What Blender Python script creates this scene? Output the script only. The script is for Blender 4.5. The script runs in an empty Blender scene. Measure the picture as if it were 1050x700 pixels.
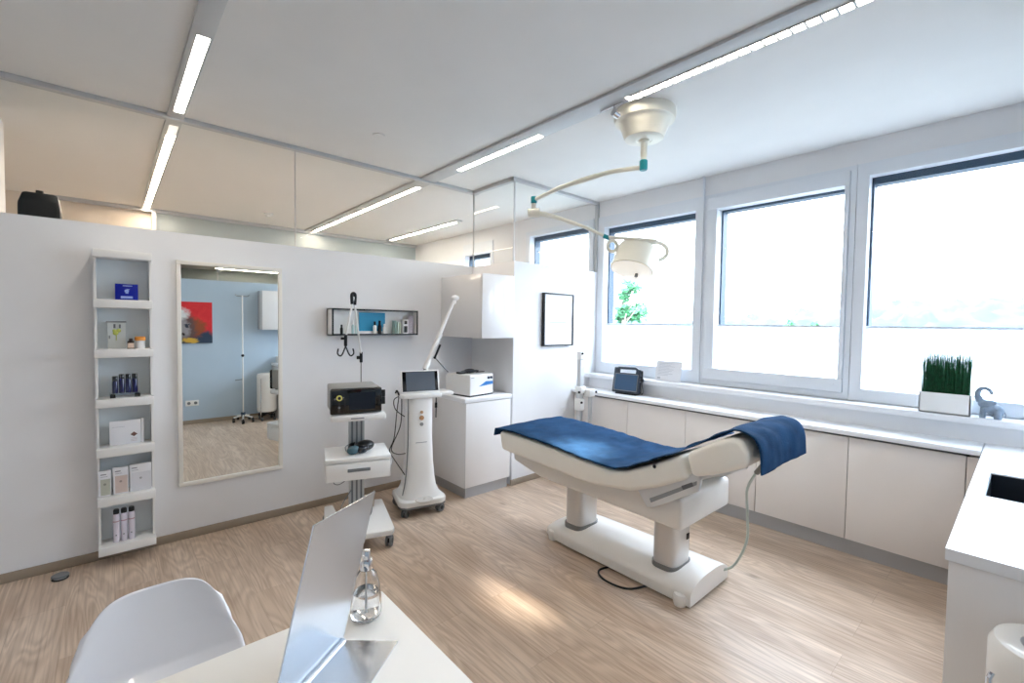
import bpy, bmesh, math, random
from mathutils import Vector, Matrix, noise
PI = math.pi
C = bpy.context.scene.collection
SC = bpy.context.scene

# ------------------------------------------------------------ camera
cam = bpy.data.cameras.new('camera'); camo = bpy.data.objects.new('camera', cam); C.objects.link(camo)
F = 467.2; YAW, PITCH, ROLL, H = 0.72323, 0.03839, 0.014245, 1.5
cam.sensor_width = 36.0; cam.lens = 36.0 * F / 1050.0; cam.clip_start = 0.02; cam.clip_end = 500
fwd = Vector((math.sin(YAW) * math.cos(PITCH), math.cos(YAW) * math.cos(PITCH), -math.sin(PITCH)))
right = Vector((math.cos(YAW), -math.sin(YAW), 0)); down = fwd.cross(right)
cr, sr = math.cos(ROLL), math.sin(ROLL)
r2 = right * cr - down * sr; d2 = right * sr + down * cr
M = Matrix((r2, -d2, -fwd)).transposed().to_4x4(); M.translation = Vector((0, 0, H))
camo.matrix_world = M
SC.camera = camo

# ------------------------------------------------------------ world, exposure
SC.view_settings.view_transform = 'Standard'; SC.view_settings.look = 'None'
SC.view_settings.gamma = 1.0; SC.view_settings.use_curve_mapping = False
SC.view_settings.exposure = 1.32
SKY = 8.0
w = bpy.data.worlds.new('sky'); SC.world = w; w.use_nodes = True
bg = w.node_tree.nodes['Background']; bg.inputs[1].default_value = SKY
_n = w.node_tree.nodes; _l = w.node_tree.links
_tc = _n.new('ShaderNodeTexCoord'); _sp = _n.new('ShaderNodeSeparateXYZ'); _rp = _n.new('ShaderNodeValToRGB')
_l.new(_tc.outputs['Generated'], _sp.inputs[0]); _l.new(_sp.outputs[2], _rp.inputs[0]); _l.new(_rp.outputs[0], bg.inputs[0])
_rp.color_ramp.elements[0].position = 0.0; _rp.color_ramp.elements[0].color = (0.34, 0.38, 0.42, 1)
_rp.color_ramp.elements[1].position = 0.8; _rp.color_ramp.elements[1].color = (0.92, 1.0, 1.12, 1)
LED = 18.0

def portal(y0, y1, z0, z1):
    l = bpy.data.lights.new('window_portal', 'AREA'); l.shape = 'RECTANGLE'; l.size = y1 - y0; l.size_y = z1 - z0
    l.cycles.is_portal = True
    o = bpy.data.objects.new('window_portal', l); C.objects.link(o)
    o.matrix_world = Matrix.Translation((4.25, (y0 + y1) / 2, (z0 + z1) / 2)) @ Matrix(((0, 0, 1, 0), (1, 0, 0, 0), (0, 1, 0, 0), (0, 0, 0, 1)))
for a in ((2.0, 3.06, 1.05, 2.56), (0.88, 1.88, 1.1, 2.55), (-0.36, 0.79, 1.05, 2.58), (3.2, 4.26, 1.0, 2.62), (4.95, 5.65, 1.0, 2.5)):
    portal(*a)

# ------------------------------------------------------------ materials
def lin(c):
    return tuple((v / 12.92 if v <= 0.04045 else ((v + 0.055) / 1.055) ** 2.4) for v in c)
def rgb(r, g, b): return lin((r / 255, g / 255, b / 255)) + (1,)
def new_mat(n):
    m = bpy.data.materials.new(n); m.use_nodes = True
    nt = m.node_tree; return m, nt, nt.nodes['Principled BSDF']
def mat(n, col, rough=0.5, metal=0.0, coat=0.0, bump=0.0, bscale=60, var=0.0, vscale=3.0, spec=0.5, trans=0.0, ior=1.45):
    m, nt, p = new_mat(n)
    p.inputs['Base Color'].default_value = col; p.inputs['Roughness'].default_value = rough
    p.inputs['Metallic'].default_value = metal; p.inputs['Coat Weight'].default_value = coat
    p.inputs['Specular IOR Level'].default_value = spec
    p.inputs['Transmission Weight'].default_value = trans; p.inputs['IOR'].default_value = ior
    tc = nt.nodes.new('ShaderNodeTexCoord')
    nz = nt.nodes.new('ShaderNodeTexNoise'); nz.inputs['Scale'].default_value = vscale; nz.inputs['Detail'].default_value = 3
    nt.links.new(tc.outputs['Object'], nz.inputs['Vector'])
    v = var if var > 0 else 0.015
    mr = nt.nodes.new('ShaderNodeMapRange'); mr.inputs[1].default_value = 0.3; mr.inputs[2].default_value = 0.7
    mr.inputs[3].default_value = 1 - v; mr.inputs[4].default_value = 1 + v
    nt.links.new(nz.outputs['Fac'], mr.inputs[0])
    hs = nt.nodes.new('ShaderNodeHueSaturation'); hs.inputs['Color'].default_value = col
    nt.links.new(mr.outputs[0], hs.inputs['Value']); nt.links.new(hs.outputs[0], p.inputs['Base Color'])
    if bump > 0:
        n2 = nt.nodes.new('ShaderNodeTexNoise'); n2.inputs['Scale'].default_value = bscale; n2.inputs['Detail'].default_value = 4
        nt.links.new(tc.outputs['Object'], n2.inputs['Vector'])
        b = nt.nodes.new('ShaderNodeBump'); b.inputs['Strength'].default_value = bump; b.inputs['Distance'].default_value = 0.004
        nt.links.new(n2.outputs['Fac'], b.inputs['Height']); nt.links.new(b.outputs[0], p.inputs['Normal'])
    return m
def emit(n, col, s):
    m, nt, p = new_mat(n); p.inputs['Base Color'].default_value = (0.9, 0.9, 0.9, 1)
    p.inputs['Emission Color'].default_value = col; p.inputs['Emission Strength'].default_value = s
    return m
def thin_glass(n, col=(0.93, 0.97, 0.97, 1), refl=1.0):
    m = bpy.data.materials.new(n); m.use_nodes = True; nt = m.node_tree; nt.nodes.clear()
    o = nt.nodes.new('ShaderNodeOutputMaterial'); mx = nt.nodes.new('ShaderNodeMixShader')
    t = nt.nodes.new('ShaderNodeBsdfTransparent'); g = nt.nodes.new('ShaderNodeBsdfGlossy'); f = nt.nodes.new('ShaderNodeFresnel')
    t.inputs[0].default_value = col; g.inputs['Roughness'].default_value = 0.0; f.inputs['IOR'].default_value = 1.45
    mm = nt.nodes.new('ShaderNodeMath'); mm.operation = 'MULTIPLY'; mm.inputs[1].default_value = refl
    ge = nt.nodes.new('ShaderNodeNewGeometry'); fs = nt.nodes.new('ShaderNodeMath'); fs.operation = 'SUBTRACT'; fs.inputs[0].default_value = 1.0
    nt.links.new(ge.outputs['Backfacing'], fs.inputs[1]); m3 = nt.nodes.new('ShaderNodeMath'); m3.operation = 'MULTIPLY'
    nt.links.new(f.outputs[0], mm.inputs[0]); nt.links.new(mm.outputs[0], m3.inputs[0]); nt.links.new(fs.outputs[0], m3.inputs[1]); nt.links.new(m3.outputs[0], mx.inputs[0])
    nt.links.new(t.outputs[0], mx.inputs[1]); nt.links.new(g.outputs[0], mx.inputs[2]); nt.links.new(mx.outputs[0], o.inputs[0])
    return m
def sheer(n):
    m = bpy.data.materials.new(n); m.use_nodes = True; nt = m.node_tree; nt.nodes.clear()
    o = nt.nodes.new('ShaderNodeOutputMaterial'); mx = nt.nodes.new('ShaderNodeMixShader'); mx2 = nt.nodes.new('ShaderNodeMixShader')
    t = nt.nodes.new('ShaderNodeBsdfTransparent'); tr = nt.nodes.new('ShaderNodeBsdfTranslucent'); d = nt.nodes.new('ShaderNodeBsdfDiffuse')
    t.inputs[0].default_value = (0.96, 0.98, 1, 1); tr.inputs[0].default_value = (0.9, 0.95, 1, 1); d.inputs[0].default_value = (0.85, 0.88, 0.9, 1)
    mx.inputs[0].default_value = 0.5; mx2.inputs[0].default_value = 0.45
    nt.links.new(tr.outputs[0], mx.inputs[1]); nt.links.new(d.outputs[0], mx.inputs[2])
    nt.links.new(t.outputs[0], mx2.inputs[1]); nt.links.new(mx.outputs[0], mx2.inputs[2]); nt.links.new(mx2.outputs[0], o.inputs[0])
    return m
def wood_floor():
    m, nt, p = new_mat('oak_planks'); N = nt.nodes; L = nt.links
    tc = N.new('ShaderNodeTexCoord'); mp = N.new('ShaderNodeMapping'); mp.inputs['Rotation'].default_value = (0, 0, PI / 2)
    L.new(tc.outputs['Object'], mp.inputs['Vector'])
    def brick(c1, c2, mo):
        b = N.new('ShaderNodeTexBrick'); b.offset = 0.37; b.squash = 1
        b.inputs['Scale'].default_value = 1; b.inputs['Brick Width'].default_value = 1.38; b.inputs['Row Height'].default_value = 0.193
        b.inputs['Mortar Size'].default_value = 0.0009; b.inputs['Mortar Smooth'].default_value = 0.1
        b.inputs['Color1'].default_value = c1; b.inputs['Color2'].default_value = c2; b.inputs['Mortar'].default_value = mo
        L.new(mp.outputs[0], b.inputs['Vector']); return b
    bid = brick((0, 0, 0, 1), (1, 1, 1, 1), (0.5, 0.5, 0.5, 1))
    # per-plank offset of the grain
    sep = N.new('ShaderNodeSeparateXYZ'); L.new(mp.outputs[0], sep.inputs[0])
    mul = N.new('ShaderNodeMath'); mul.operation = 'MULTIPLY'; mul.inputs[1].default_value = 17.0; L.new(bid.outputs['Color'], mul.inputs[0])
    ax = N.new('ShaderNodeMath'); ax.operation = 'MULTIPLY_ADD'; ax.inputs[1].default_value = 0.75; L.new(sep.outputs[0], ax.inputs[0]); L.new(mul.outputs[0], ax.inputs[2])
    ay = N.new('ShaderNodeMath'); ay.operation = 'MULTIPLY_ADD'; ay.inputs[1].default_value = 5.5; L.new(sep.outputs[1], ay.inputs[0]); L.new(mul.outputs[0], ay.inputs[2])
    cb = N.new('ShaderNodeCombineXYZ'); L.new(ax.outputs[0], cb.inputs[0]); L.new(ay.outputs[0], cb.inputs[1])
    n1 = N.new('ShaderNodeTexNoise'); n1.inputs['Scale'].default_value = 1.0; n1.inputs['Detail'].default_value = 2.0; n1.inputs['Distortion'].default_value = 0.7
    L.new(cb.outputs[0], n1.inputs['Vector'])
    # ring lines out of the smooth noise -> cathedral grain
    sn = N.new('ShaderNodeMath'); sn.operation = 'MULTIPLY'; sn.inputs[1].default_value = 85.0; L.new(n1.outputs['Fac'], sn.inputs[0])
    si = N.new('ShaderNodeMath'); si.operation = 'SINE'; L.new(sn.outputs[0], si.inputs[0])
    cr_ = N.new('ShaderNodeMapRange'); cr_.inputs[1].default_value = -1; cr_.inputs[2].default_value = 1; cr_.inputs[3].default_value = 0.0; cr_.inputs[4].default_value = 1.0
    L.new(si.outputs[0], cr_.inputs[0])
    # fine fibre
    mp2 = N.new('ShaderNodeMapping'); mp2.inputs['Scale'].default_value = (3.0, 90.0, 1.0); L.new(mp.outputs[0], mp2.inputs['Vector'])
    n2 = N.new('ShaderNodeTexNoise'); n2.inputs['Scale'].default_value = 1.0; n2.inputs['Detail'].default_value = 5.0; L.new(mp2.outputs[0], n2.inputs['Vector'])
    # patches
    mp3 = N.new('ShaderNodeMapping'); mp3.inputs['Scale'].default_value = (1.2, 6.0, 1.0); L.new(mp.outputs[0], mp3.inputs['Vector'])
    n3 = N.new('ShaderNodeTexNoise'); n3.inputs['Scale'].default_value = 1.3; n3.inputs['Detail'].default_value = 4.0; L.new(mp3.outputs[0], n3.inputs['Vector'])
    def mix(fac, a, b, mode='MIX', fv=None):
        x = N.new('ShaderNodeMix'); x.data_type = 'RGBA'; x.blend_type = mode
        if fac is None: x.inputs[0].default_value = fv
        else: L.new(fac, x.inputs[0])
        for s, v in ((6, a), (7, b)):
            if isinstance(v, tuple): x.inputs[s].default_value = v
            else: L.new(v, x.inputs[s])
        return x.outputs[2]
    base = mix(bid.outputs['Color'], rgb(212, 190, 168), rgb(226, 207, 188))
    r3 = N.new('ShaderNodeMapRange'); r3.inputs[1].default_value = 0.35; r3.inputs[2].default_value = 0.72; L.new(n3.outputs['Fac'], r3.inputs[0])
    base = mix(r3.outputs[0], base, rgb(192, 168, 146))
    m1 = N.new('ShaderNodeMath'); m1.operation = 'MULTIPLY'; m1.inputs[1].default_value = 0.36; L.new(cr_.outputs[0], m1.inputs[0])
    base = mix(m1.outputs[0], base, rgb(156, 130, 110))
    r2_ = N.new('ShaderNodeMapRange'); r2_.inputs[1].default_value = 0.45; r2_.inputs[2].default_value = 0.75; r2_.inputs[4].default_value = 0.45; L.new(n2.outputs['Fac'], r2_.inputs[0])
    base = mix(r2_.outputs[0], base, rgb(126, 101, 82))
    # knots
    mp4 = N.new('ShaderNodeMapping'); mp4.inputs['Scale'].default_value = (1.5, 3.2, 1.0); L.new(mp.outputs[0], mp4.inputs['Vector'])
    vo = N.new('ShaderNodeTexVoronoi'); vo.inputs['Scale'].default_value = 1.0; L.new(mp4.outputs[0], vo.inputs['Vector'])
    rk = N.new('ShaderNodeMapRange'); rk.inputs[1].default_value = 0.02; rk.inputs[2].default_value = 0.09; rk.inputs[3].default_value = 0.55; rk.inputs[4].default_value = 0.0; L.new(vo.outputs['Distance'], rk.inputs[0])
    base = mix(rk.outputs[0], base, rgb(104, 80, 62))
    mf = N.new('ShaderNodeMath'); mf.operation = 'MULTIPLY'; mf.inputs[1].default_value = 0.45; L.new(bid.outputs['Fac'], mf.inputs[0])
    base = mix(mf.outputs[0], base, rgb(132, 108, 90))
    L.new(base, p.inputs['Base Color'])
    p.inputs['Roughness'].default_value = 0.36; p.inputs['Specular IOR Level'].default_value = 0.45
    bp = N.new('ShaderNodeBump'); bp.inputs['Strength'].default_value = 0.12; bp.inputs['Distance'].default_value = 0.002
    L.new(n2.outputs['Fac'], bp.inputs['Height']); L.new(bp.outputs[0], p.inputs['Normal'])
    return m
def painting_mat():
    m, nt, p = new_mat('expressive_painting'); N = nt.nodes; L = nt.links
    tc = N.new('ShaderNodeTexCoord'); ns = N.new('ShaderNodeTexNoise'); ns.inputs['Scale'].default_value = 9; ns.inputs['Detail'].default_value = 5; ns.inputs['Distortion'].default_value = 1.5
    L.new(tc.outputs['Object'], ns.inputs['Vector'])
    mp = N.new('ShaderNodeVectorMath'); mp.operation = 'SCALE'; mp.inputs['Scale'].default_value = 0.16; L.new(ns.outputs['Color'], mp.inputs[0])
    ad = N.new('ShaderNodeVectorMath'); ad.operation = 'ADD'; L.new(tc.outputs['Object'], ad.inputs[0]); L.new(mp.outputs[0], ad.inputs[1])
    def blob(cx, cz, rx, rz, soft=0.25):
        s = N.new('ShaderNodeVectorMath'); s.operation = 'SUBTRACT'; s.inputs[1].default_value = (cx + 0.08, 0.08, cz + 0.08); L.new(ad.outputs[0], s.inputs[0])
        d = N.new('ShaderNodeVectorMath'); d.operation = 'MULTIPLY'; d.inputs[1].default_value = (1 / rx, 0.0, 1 / rz); L.new(s.outputs[0], d.inputs[0])
        ln = N.new('ShaderNodeVectorMath'); ln.operation = 'LENGTH'; L.new(d.outputs[0], ln.inputs[0])
        r = N.new('ShaderNodeMapRange'); r.inputs[1].default_value = 1 - soft; r.inputs[2].default_value = 1 + soft; r.inputs[3].default_value = 1; r.inputs[4].default_value = 0
        L.new(ln.outputs['Value'], r.inputs[0]); return r.outputs[0]
    def mix(f, a, b):
        x = N.new('ShaderNodeMix'); x.data_type = 'RGBA'; L.new(f, x.inputs[0])
        for s, v in ((6, a), (7, b)):
            if isinstance(v, tuple): x.inputs[s].default_value = v
            else: L.new(v, x.inputs[s])
        return x.outputs[2]
    c = mix(ns.outputs['Fac'], rgb(205, 20, 35), rgb(232, 48, 52))
    for cx, cz, rx, rz, col in ((-0.18, -0.2, 0.36, 0.28, rgb(28, 44, 56)), (0.25, -0.24, 0.14, 0.12, rgb(40, 60, 84)), (0.14, -0.06, 0.12, 0.12, rgb(150, 74, 40)),
                                (0.0, -0.09, 0.15, 0.2, rgb(96, 72, 70)), (-0.02, -0.08, 0.09, 0.13, rgb(150, 146, 150)), (-0.1, 0.12, 0.14, 0.1, rgb(216, 220, 222)), (-0.2, 0.2, 0.07, 0.05, rgb(92, 150, 110)),
                                (-0.16, -0.25, 0.14, 0.035, rgb(96, 170, 70)), (0.08, -0.25, 0.09, 0.04, rgb(214, 170, 60)), (-0.02, -0.17, 0.03, 0.02, rgb(14, 12, 16)), (-0.06, -0.04, 0.02, 0.018, rgb(30, 40, 60)), (0.04, -0.04, 0.02, 0.018, rgb(30, 40, 60))):
        c = mix(blob(cx, cz, rx, rz), c, col)
    L.new(c, p.inputs['Base Color']); p.inputs['Roughness'].default_value = 0.5
    return m

WHITE = mat('white_paint', rgb(236, 236, 238), 0.75, bump=0.05, bscale=220)
CEIL = mat('ceiling_paint', rgb(232, 231, 229), 0.85, bump=0.03, bscale=200)
BEIGE = mat('warm_paint', rgb(226, 214, 200), 0.8)
GREYG = mat('grey_paint_and_glass_sheen', rgb(178, 188, 190), 0.7)  # plain wall grey, also used as a painted glass reflection beyond the partition
BLUEW = mat('light_blue_paint', rgb(184, 202, 218), 0.75)
FLOOR = wood_floor()
SKIRT = mat('taupe_skirting', rgb(156, 142, 126), 0.5)
ALU = mat('brushed_aluminium', rgb(186, 190, 192), 0.38, metal=0.85)
ALUM = mat('matt_aluminium', rgb(196, 198, 200), 0.5, metal=0.15)
FRAMEW = mat('white_window_frame', rgb(228, 232, 238), 0.35)
DARKF = mat('dark_blue_grey_metal', rgb(62, 82, 104), 0.5)
LACQ = mat('white_gloss_lacquer', rgb(236, 234, 234), 0.12, coat=0.3)
LACQW = mat('warm_white_gloss_lacquer', rgb(232, 226, 222), 0.14, coat=0.3)
TOP = mat('white_worktop', rgb(244, 245, 248), 0.3)
PLIN = mat('grey_plinth', rgb(178, 180, 184), 0.3, metal=0.4)
GAP = mat('dark_gap', rgb(90, 90, 92), 0.7)
BLACK = mat('black_plastic', rgb(22, 23, 26), 0.35)
BLKG = mat('black_gloss', rgb(8, 9, 12), 0.08, coat=0.5)
GREYP = mat('grey_plastic', rgb(120, 124, 128), 0.45)
GREYM = mat('grey_metal_housing', rgb(132, 132, 130), 0.4, metal=0.3)
PLASTW = mat('white_plastic', rgb(240, 239, 237), 0.28, coat=0.2)
CREAM = mat('cream_enamel', rgb(240, 236, 222), 0.3, coat=0.2)
CREAM2 = mat('cream_upholstery', rgb(252, 249, 241), 0.42, bump=0.12, bscale=25)
OFFW = mat('couch_housing', rgb(240, 236, 230), 0.3, coat=0.15)
SILV = mat('silver_column', rgb(222, 220, 218), 0.34, metal=0.5)
CHROME = mat('chrome', rgb(225, 225, 228), 0.08, metal=1.0)
TEAL = mat('teal_plastic', rgb(20, 142, 152), 0.4)
MIRROR = mat('mirror_glass', rgb(238, 244, 245), 0.0, metal=1.0)
SATIN = mat('satin_silver', rgb(206, 212, 220), 0.22, metal=1.0)
TOWEL = mat('dark_blue_terry', rgb(32, 64, 98), 0.95, bump=0.6, bscale=180, var=0.25, vscale=9, spec=0.1)
SCREEN = mat('grey_screen', rgb(92, 100, 110), 0.12)
DSCREEN = mat('blue_grey_screen', rgb(70, 96, 126), 0.1)
RUBBER = mat('grey_rubber', rgb(110, 112, 114), 0.6)
BLUEB = mat('royal_blue_card', rgb(12, 30, 150), 0.3)
NAVY = mat('navy_glass', rgb(14, 18, 74), 0.12, coat=0.4)
PAPER = mat('white_paper', rgb(238, 238, 242), 0.6)
GLASSC = mat('clear_glass', (1, 1, 1, 1), 0.0, trans=1.0, ior=1.45)
ACRYL = thin_glass('clear_acrylic', (0.9, 0.93, 0.95, 1))
WATER = mat('clear_liquid', (0.97, 0.98, 1, 1), 0.0, trans=1.0, ior=1.33)
PANE = thin_glass('window_glass', (0.96, 0.98, 0.99, 1), 0.8)
PART = thin_glass('partition_glass', (0.955, 0.975, 0.975, 1), 0.7)
SHEER = sheer('sheer_blind_fabric')
LEDW = emit('led_diffuser', (1.0, 0.90, 0.76, 1), LED)
LEDB = emit('warm_led_diffuser', (1.0, 0.80, 0.62, 1), LED * 1.5)
GRASSM = mat('dark_green_blades', rgb(22, 84, 52), 0.5, var=0.35, vscale=60)
LEAF = mat('pale_leaf_green', rgb(70, 132, 90), 0.7, var=0.3, vscale=3)
BARK = mat('pale_bark', rgb(150, 140, 130), 0.8)
HILL = mat('distant_woodland', rgb(58, 74, 84), 0.9, var=0.3, vscale=0.25)
MEADOW = mat('pale_meadow', rgb(96, 100, 98), 0.9, var=0.06, vscale=0.2)
STONE = mat('grey_blue_ceramic', rgb(136, 150, 166), 0.5, var=0.2, vscale=30)
def solid(n, r, g, b, rough=0.5, **k): return mat(n, rgb(r, g, b), rough, **k)
PRINT = solid('faded_grey_print', 190, 192, 198)
PRINTD = solid('grey_print', 150, 150, 158)

# ------------------------------------------------------------ mesh builder
class MB:
    def __init__(s): s.bm = bmesh.new(); s.mi = 0
    def _merge(s, t, M=None):
        for f in t.faces: f.material_index = s.mi
        if M is not None: bmesh.ops.transform(t, matrix=M, verts=t.verts)
        me = bpy.data.meshes.new('t'); t.to_mesh(me); t.free(); s.bm.from_mesh(me); bpy.data.meshes.remove(me); return s
    def box(s, x0, x1, y0, y1, z0, z1, bev=0.0, seg=2, M=None):
        t = bmesh.new(); bmesh.ops.create_cube(t, size=1)
        for v in t.verts: v.co = Vector(((x0 + x1) / 2 + v.co.x * (x1 - x0), (y0 + y1) / 2 + v.co.y * (y1 - y0), (z0 + z1) / 2 + v.co.z * (z1 - z0)))
        if bev > 0: bmesh.ops.bevel(t, geom=list(t.edges), offset=bev, segments=seg, profile=0.5, affect='EDGES')
        return s._merge(t, M)
    def prism(s, pts, axis, a0, a1, bev=0.0, seg=2, M=None):
        t = bmesh.new()
        def mk(p, a):
            return {'x': (a, p[0], p[1]), 'y': (p[0], a, p[1]), 'z': (p[0], p[1], a)}[axis]
        A = [t.verts.new(mk(p, a0)) for p in pts]; B = [t.verts.new(mk(p, a1)) for p in pts]; n = len(pts)
        t.faces.new(A); t.faces.new(B[::-1])
        for i in range(n): t.faces.new((A[i], B[i], B[(i + 1) % n], A[(i + 1) % n]))
        bmesh.ops.recalc_face_normals(t, faces=t.faces)
        if bev > 0: bmesh.ops.bevel(t, geom=list(t.edges), offset=bev, segments=seg, profile=0.5, affect='EDGES')
        return s._merge(t, M)
    def lathe(s, prof, c=(0, 0, 0), seg=32, M=None, sx=1, sy=1, cap=True):
        t = bmesh.new(); rings = []
        for r, z in prof:
            if r < 1e-5: rings.append([t.verts.new((c[0], c[1], c[2] + z))])
            else: rings.append([t.verts.new((c[0] + r * sx * math.cos(2 * PI * i / seg), c[1] + r * sy * math.sin(2 * PI * i / seg), c[2] + z)) for i in range(seg)])
        for a, b in zip(rings, rings[1:]):
            for i in range(seg):
                j = (i + 1) % seg
                if len(a) == 1 and len(b) == 1: continue
                if len(a) == 1: t.faces.new((a[0], b[j], b[i]))
                elif len(b) == 1: t.faces.new((a[i], a[j], b[0]))
                else: t.faces.new((a[i], a[j], b[j], b[i]))
        if cap:
            for rg in (rings[0], rings[-1]):
                if len(rg) > 1: t.faces.new(rg)
        bmesh.ops.recalc_face_normals(t, faces=t.faces)
        return s._merge(t, M)
    def cyl(s, p, q, r, r2=None, seg=20):
        p = Vector(p); q = Vector(q); d = q - p; r2 = r if r2 is None else r2
        M_ = Matrix.Translation(p) @ d.to_track_quat('Z', 'Y').to_matrix().to_4x4()
        return s.lathe([(r, 0), (r2, d.length)], seg=seg, M=M_)
    def tube(s, pts, r, seg=8, smooth=0):
        P = [Vector(p) for p in pts]
        if smooth and len(P) > 2:
            Q = []
            for i in range(len(P) - 1):
                p0 = P[max(i - 1, 0)]; p1 = P[i]; p2 = P[i + 1]; p3 = P[min(i + 2, len(P) - 1)]
                for k in range(smooth):
                    u = k / smooth
                    Q.append(0.5 * ((2 * p1) + (-p0 + p2) * u + (2 * p0 - 5 * p1 + 4 * p2 - p3) * u * u + (-p0 + 3 * p1 - 3 * p2 + p3) * u ** 3))
            Q.append(P[-1]); P = Q
        t = bmesh.new(); rings = []; n = len(P); up = None
        for i in range(n):
            d = (P[min(i + 1, n - 1)] - P[max(i - 1, 0)]).normalized()
            if up is None:
                up = Vector((0, 0, 1)) if abs(d.z) < 0.9 else Vector((1, 0, 0))
            x = d.cross(up)
            if x.length < 1e-4: x = d.cross(Vector((0.3, 1, 0.2)))
            x.normalize(); y = x.cross(d); up = y
            rr = r[min(i * len(r) // n, len(r) - 1)] if isinstance(r, (list, tuple)) else r
            rings.append([t.verts.new(P[i] + x * rr * math.cos(2 * PI * k / seg) + y * rr * math.sin(2 * PI * k / seg)) for k in range(seg)])
        for a, b in zip(rings, rings[1:]):
            for i in range(seg): t.faces.new((a[i], a[(i + 1) % seg], b[(i + 1) % seg], b[i]))
        t.faces.new(rings[0]); t.faces.new(rings[-1])
        bmesh.ops.recalc_face_normals(t, faces=t.faces)
        return s._merge(t)
    def ball(s, c, r, sx=1, sy=1, sz=1, sub=2, M=None):
        t = bmesh.new(); bmesh.ops.create_icosphere(t, subdivisions=sub, radius=r)
        for v in t.verts: v.co = Vector((c[0] + v.co.x * sx, c[1] + v.co.y * sy, c[2] + v.co.z * sz))
        return s._merge(t, M)
    def grid(s, rows, thick=0.0):
        t = bmesh.new(); V = [[t.verts.new(p) for p in r] for r in rows]
        for i in range(len(V) - 1):
            for j in range(len(V[0]) - 1): t.faces.new((V[i][j], V[i][j + 1], V[i + 1][j + 1], V[i + 1][j]))
        bmesh.ops.recalc_face_normals(t, faces=t.faces)
        if thick:
            bmesh.ops.solidify(t, geom=list(t.faces), thickness=thick)
        return s._merge(t)
    def quad(s, pts):
        t = bmesh.new(); t.faces.new([t.verts.new(p) for p in pts]); return s._merge(t)

def rootmat(o):
    while o.parent: o = o.parent
    return Matrix.Translation(o.location) @ Matrix.Rotation(o.rotation_euler.z, 4, 'Z')
def build(name, mb, mats, parent=None, loc=None, world=True, sharp=32, label=None):
    """mesh object; shapes are given in room coordinates (world=True) or in the thing's own"""
    me = bpy.data.meshes.new(name); bm = mb.bm
    o = bpy.data.objects.new(name, me); C.objects.link(o)
    if parent is not None:
        o.parent = parent
        if world: bmesh.ops.transform(bm, matrix=rootmat(parent).inverted(), verts=bm.verts)
    elif loc is not None:
        o.location = loc
        if world: bmesh.ops.translate(bm, vec=-Vector(loc), verts=bm.verts)
    bm.to_mesh(me); bm.free()
    for m in (mats if isinstance(mats, (list, tuple)) else [mats]): me.materials.append(m)
    for p in me.polygons: p.use_smooth = True
    me.set_sharp_from_angle(angle=math.radians(sharp))
    if label: o['label'] = label
    return o
def tag(o, label, cat, group=None):
    o['label'] = label; o['category'] = cat
    if group: o['group'] = group
    return o
def thing(name, label, cat, loc, rz=0.0, group=None):
    o = bpy.data.objects.new(name, None); o.empty_display_size = 0.05; C.objects.link(o)
    o.location = loc; o.rotation_euler = (0, 0, rz); return tag(o, label, cat, group)
def struct(name, mb, m, parent=None, **k):
    o = build(name, mb, m, parent, **k); o['kind'] = 'structure'; return o
def bx(*a, **k): return MB().box(*a, **k)
def children(o): return [c for c in bpy.data.objects if c.parent == o]
def dup(root, loc, rz=None, label=None):
    r = root.copy(); C.objects.link(r); r.location = loc
    if rz is not None: r.rotation_euler = (0, 0, rz)
    if label: r['label'] = label
    def rec(src, dst):
        for ch in children(src):
            c = ch.copy(); C.objects.link(c); c.parent = dst; rec(ch, c)
    rec(root, r); return r

# ------------------------------------------------------------ room shell
CZ = 2.83; WY = 3.77; PT = 2.075
struct('floor', bx(-1.9, 4.3, -7.1, 7.3, -0.08, 0), FLOOR)
struct('ceiling', bx(-1.9, 4.35, -7.1, 7.3, CZ, CZ + 0.1), CEIL)
struct('wall_back', bx(-1.9, 2.79, WY, WY + 0.1, 0, PT), WHITE)
mb = MB(); mb.prism([(2.78, 3.13), (4.0, 3.13), (4.0, 3.23), (2.88, 3.23), (2.88, 3.87), (2.78, 3.87)], 'z', 0, PT); struct('wall_corner', mb, WHITE)
# window wall: parapet, header and the piers between openings
struct('wall_window', bx(4.0, 4.3, -0.6, 7.3, 0, 0.99)
       .box(4.0, 4.3, -0.6, 7.3, 2.66, CZ).box(4.0, 4.3, -0.6, -0.36, 0.99, 2.66)
       .box(4.0, 4.3, 3.13, 3.19, 0.99, 2.66).box(4.0, 4.3, 4.27, 4.95, 0.99, 2.66).box(4.0, 4.3, 5.65, 7.3, 0.99, 2.66), WHITE)
mb = MB().box(-1.9, 4.3, -0.5, -0.4, 0, PT); struct('wall_rear', mb, BLUEW)
struct('wall_left', bx(-1.95, -1.85, -7.1, 7.3, 0, CZ), WHITE)
struct('wall_far', bx(-1.9, 0.42, 7.15, 7.3, 0, CZ), BEIGE)
struct('wall_as_glass', bx(0.42, 4.3, 7.1, 7.25, 0, CZ), GREYG)  # plain wall in place of glass, the glass reflection put into its colour
struct('wall_behind', bx(-1.9, 4.3, -7.15, -7.05, 0, CZ), GREYG)
struct('wall_right', bx(4.0, 4.15, -7.1, -0.5, 0, CZ), GREYG)
struct('wall_side_stub', bx(-1.9, -0.53, 4.35, 4.72, 0, CZ), WHITE)
struct('baseboard_back', bx(-1.85, 2.22, WY - 0.014, WY, 0, 0.055, bev=0.003), SKIRT)
struct('baseboard_corner', bx(2.76, 3.66, 3.116, 3.13, 0, 0.055, bev=0.003), SKIRT)
struct('baseboard_rear', bx(-1.85, 1.92, -0.4, -0.386, 0, 0.055, bev=0.003), SKIRT)
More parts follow.
